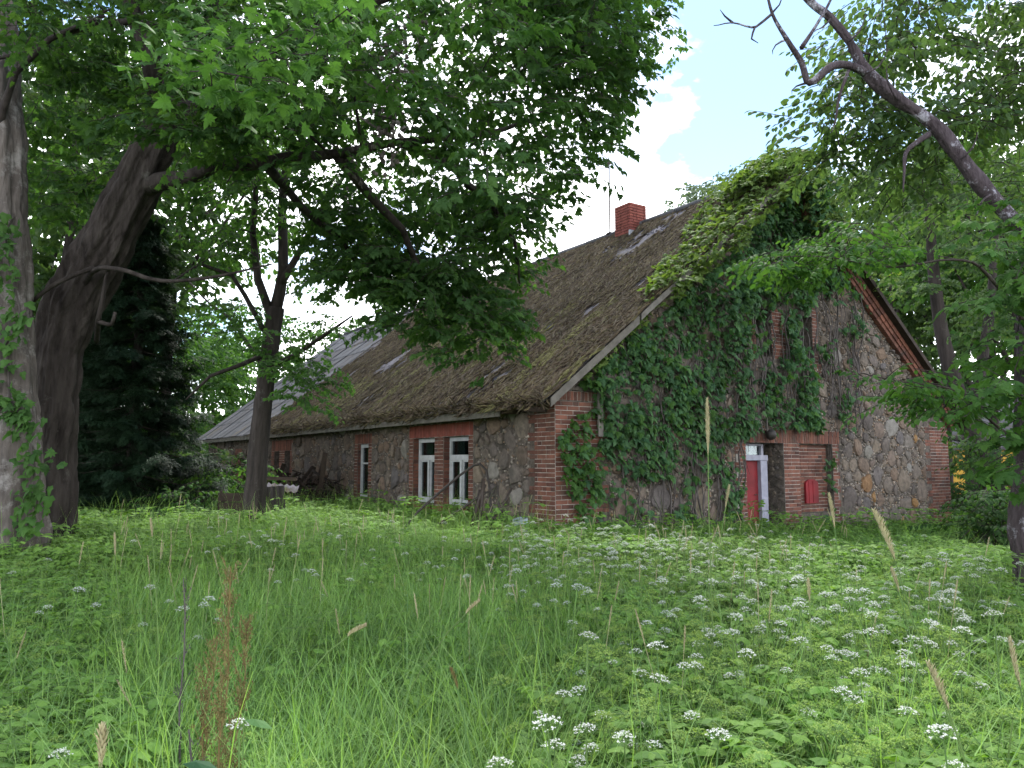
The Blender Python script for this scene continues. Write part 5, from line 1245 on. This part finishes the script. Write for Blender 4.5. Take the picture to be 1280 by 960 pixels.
# ------------------------------------------------------------------ scrap by the long wall
def HP(x, y, z=0): return HM @ Vector((x, y, z))
def boxthing(name, lo, hi, loc, rot, mat, label, cat, group=None, jit=.004):
    b = MB(); b.box(lo, hi, jit=jit); o = b.build(name, M[mat]); o.location = loc; o.rotation_euler = rot; tag(o, label, cat, group); return o
rg = random.Random(44)
for k in range(12):
    p = HP(-.35-rg.random()*.9, 9.2+k*.42+rg.uniform(-.1, .1)); boxthing('plank', (-.06, -.012, 0), (.06, .012, rg.uniform(1.2, 2.0)), p, (rg.uniform(.1, .5), rg.uniform(-.3, .3)+.35, HR+rg.uniform(-.8, .8)), 'wood_dark', 'dark rotten plank leaning in the heap against the shaded long wall', 'plank', 'rotten planks leaning against the long wall')
for k in range(7):
    p = HP(-.8-rg.random()*.7, 11.5+k*.35, .95+.12*(k % 3)); b = MB(); b.tube([(0, 0, -.5), (0, 0, 0), (0, 0, .5)], [.09, .095, .085], 9, 0, True, .3, 5); o = b.build('mossy_log', M['moss_green' if k % 2 else 'moss'], smooth=False); o.location = p; o.rotation_euler = (R(70)+rg.uniform(-.2, .2), 0, HR+rg.uniform(-.3, .3)); tag(o, 'mossy short log lying on top of the scrap heap', 'log', 'mossy logs on the scrap heap')
# heap body of rubble and brushwood
b = MB()
for _ in range(420):
    y_ = rg.uniform(8.8, 14.5); x_ = -.15-abs(rg.gauss(0, .7)); h_ = max(0, 1.35-.55*abs(x_))*rg.random(); L = rg.uniform(.3, 1.1); d = Vector((rg.gauss(0, 1), rg.gauss(0, 1), rg.gauss(.1, .5))).normalized()*L/2; c = HP(x_, y_, h_); b.tube([c-d, c+d], [rg.uniform(.012, .04)]*2, 5, 0, True)
tag(b.build('brushwood_heap', M['wood_dark']), 'dark tangled heap of brushwood against the shaded long wall', 'heap', kind='stuff')
cs = sheet(.62, .3, 5, 9); o = link('corrugated_sheet', cs.mesh('corrugated_sheet', M['sheet'], True)); o.location = P(332, 612, 15.6); o.rotation_euler = (R(25), R(6), R(10)); tag(o, 'broken grey corrugated sheet lying on the scrap heap behind the slender tree', 'sheet')
cs = sheet(.35, .5, 3, 10); o = link('corrugated_sheet', cs.mesh('corrugated_sheet', M['metal'], True)); o.location = P(334, 640, 15.4); o.rotation_euler = (R(80), R(-4), R(20)); tag(o, 'darker corrugated piece standing upright below the grey sheet', 'sheet')
cr = empty('wooden_crate', P(300, 650, 15).xy.to_3d(), R(10)); tag(cr, 'weathered wooden board crate left of the slender tree', 'crate')
for k in range(4): b = MB(); b.box((-.42, 0, .18*k+.3), (.42, .025, .18*k+.46), jit=.008); b.build('board', M['wood_dark'], cr)
for s in (-.4, .36):
    b = MB(); b.box((s, .027, 0), (s+.05, .08, 1.05)); b.build('post', M['wood_dark'], cr)
boxthing('plank', (-.3, 0, 0), (.4, .03, .06), P(345, 600, 15.2), (0, R(2), R(5)), 'wood_dark', 'dark plank lying level across the corrugated sheet', 'plank')
# bent rods and frame by the windows
def rodthing(paths, rads, label, name='bent_rod', cat='metal rod', base=None, mat='metal'):
    base = Vector(base) if base else Vector((paths[0][0].x, paths[0][0].y, 0)); b = MB()
    for p, r in zip(paths, rads): b.tube([q-base for q in p], [r]*len(p), 7, 0, True, .1, 8)
    o = b.build(name, M[mat], smooth=True); o.location = base; tag(o, label, cat)
rodthing([[P(505, 662, 12.6), P(522, 640, 12.7), P(550, 615, 12.8), P(575, 594, 12.9), P(592, 582, 12.9), P(600, 580, 12.9), P(608, 588, 12.8), P(612, 610, 12.7), P(614, 640, 12.6), P(614, 668, 12.5)]], [.021], 'long bent black metal rod arching in front of the right window')
rodthing([[P(548, 655, 12.3), P(575, 637, 12.4), P(600, 620, 12.5), P(622, 608, 12.5), P(624, 640, 12.4), P(622, 670, 12.3)]], [.02], 'shorter bent metal rod below the arching one')
rodthing([[P(590, 668, 12.4), P(598, 625, 12.5), P(606, 605, 12.5)], [P(596, 668, 12.3), P(602, 630, 12.5), P(604, 598, 12.5)], [P(586, 668, 12.4), P(594, 640, 12.5), P(600, 612, 12.5)]], [.035, .03, .025], 'dark bundle of rotten stakes leaning at the foot of the wall by the rods', 'stake_bundle', 'stakes')
rodthing([[P(606, 662, 12.1), P(626, 636, 12.2), P(640, 610, 12.3)], [P(612, 660, 12.0), P(608, 645, 12.1)], [P(622, 668, 12.0), P(618, 640, 12.2), P(632, 626, 12.2)]], [.02, .016, .016], 'twisted iron frame between the rods and the brick corner', 'iron_frame', 'iron frame')
b = MB(); n = 16
for z, r in ((0, .09), (.24, .12), (.25, .125), (.235, .11), (.02, .085)): b.v += [(math.cos(2*math.pi*i/n)*r, math.sin(2*math.pi*i/n)*r, z) for i in range(n)]
for k in range(4):
    for i in range(n): b.f.append((k*n+i, k*n+(i+1) % n, (k+1)*n+(i+1) % n, (k+1)*n+i)); b.m.append(0)
b.f.append(tuple(range(4*n, 5*n))); b.m.append(0)
M['bucket'] = variedmat('pale_blue_plastic', [(.30, .36, .40), (.30, .36, .40)], .5, 8, (.7, 1.15), 30, .1, .002, .4)
p = P(654, 682, 11.9); bk = empty('bucket', (p.x, p.y, .5)); bk.rotation_euler = (R(8), R(-12), 0); b.build('bucket_body', M['bucket'], bk, smooth=False); tag(bk, 'pale blue-grey plastic bucket at the foot of the brick corner', 'bucket')
b = MB(); b.tube([(math.cos(t)*.125, .02*math.sin(t), .24+.1*math.sin(t)) for t in [math.pi*i/8 for i in range(9)]], [.005]*9, 5, 0, False); b.build('handle', M['metal'], bk)
b = MB(); b.box((-.18, -.18, 0), (.18, .18, .5), jit=.02); o = b.build('stone_block', M['stone']); o.location = (p.x, p.y, 0); tag(o, 'rough stone block half hidden under the pale bucket', 'stone')

# ------------------------------------------------------------------ yellow cottage beyond
YC = Vector((PX(1207, 42)+4.2, 42, -.45)); yc = empty('yellow_cottage', YC, R(8)); tag(yc, 'yellow cottage with a red-framed window seen past the right brick corner', 'house')
M['yellow'] = variedmat('yellow_paint', [(.50, .30, .045), (.50, .30, .045)], .7, 3, (.85, 1.1), 20, .1, .002)
M['brown_red'] = variedmat('brown_red_paint', [(.20, .045, .035), (.20, .045, .035)], .7, 3)
for k in range(28): b = MB(); b.box((-5.6+k*.4, -.02, 0), (-5.6+k*.4+.385, .05, 3.0)); b.build('wall_board', M['yellow'], yc)
b = MB(); b.box((-5.6, .06, 0), (5.6, 7, 3.0)); b.build('wall', M['yellow'], yc)
b = MB(); b.v = [(-6, -.5, 2.85), (6, -.5, 2.85), (6, 3.5, 5.6), (-6, 3.5, 5.6), (-6, 7.5, 2.85), (6, 7.5, 2.85), (-6, -.5, 2.7), (6, -.5, 2.7)]; b.f = [(0, 1, 2, 3), (3, 2, 5, 4), (6, 7, 1, 0), (0, 3, 4), (1, 5, 2)]; b.m = [0]*5; b.build('roof', M['sheet_grey'], yc)
for wx in (-3.75, -.6, 2.4):
    wdo = empty('window'); wdo.parent = yc; wdo.location = (wx, -.05, 1.0); b = MB()
    for q in ((-.65, -.45, -.15, 1.5), (.45, .65, -.15, 1.5), (-.45, .45, 1.3, 1.5), (-.45, .45, -.15, .05)): b.box((q[0], -.06, q[2]), (q[1], .0, q[3]))
    b.build('window_frame', M['brown_red'], wdo); b = MB()
    for q in ((-.45, -.38, .05, 1.3), (.38, .45, .05, 1.3), (-.04, .04, .05, 1.3), (-.38, -.04, .85, .92), (.04, .38, .85, .92)): b.box((q[0], -.04, q[2]), (q[1], .01, q[3]))
    b.build('sash', M['white_paint'], wdo); b = MB(); b.box((-.45, -.01, .05), (.45, .02, 1.3)); b.build('pane', M['dark'], wdo)
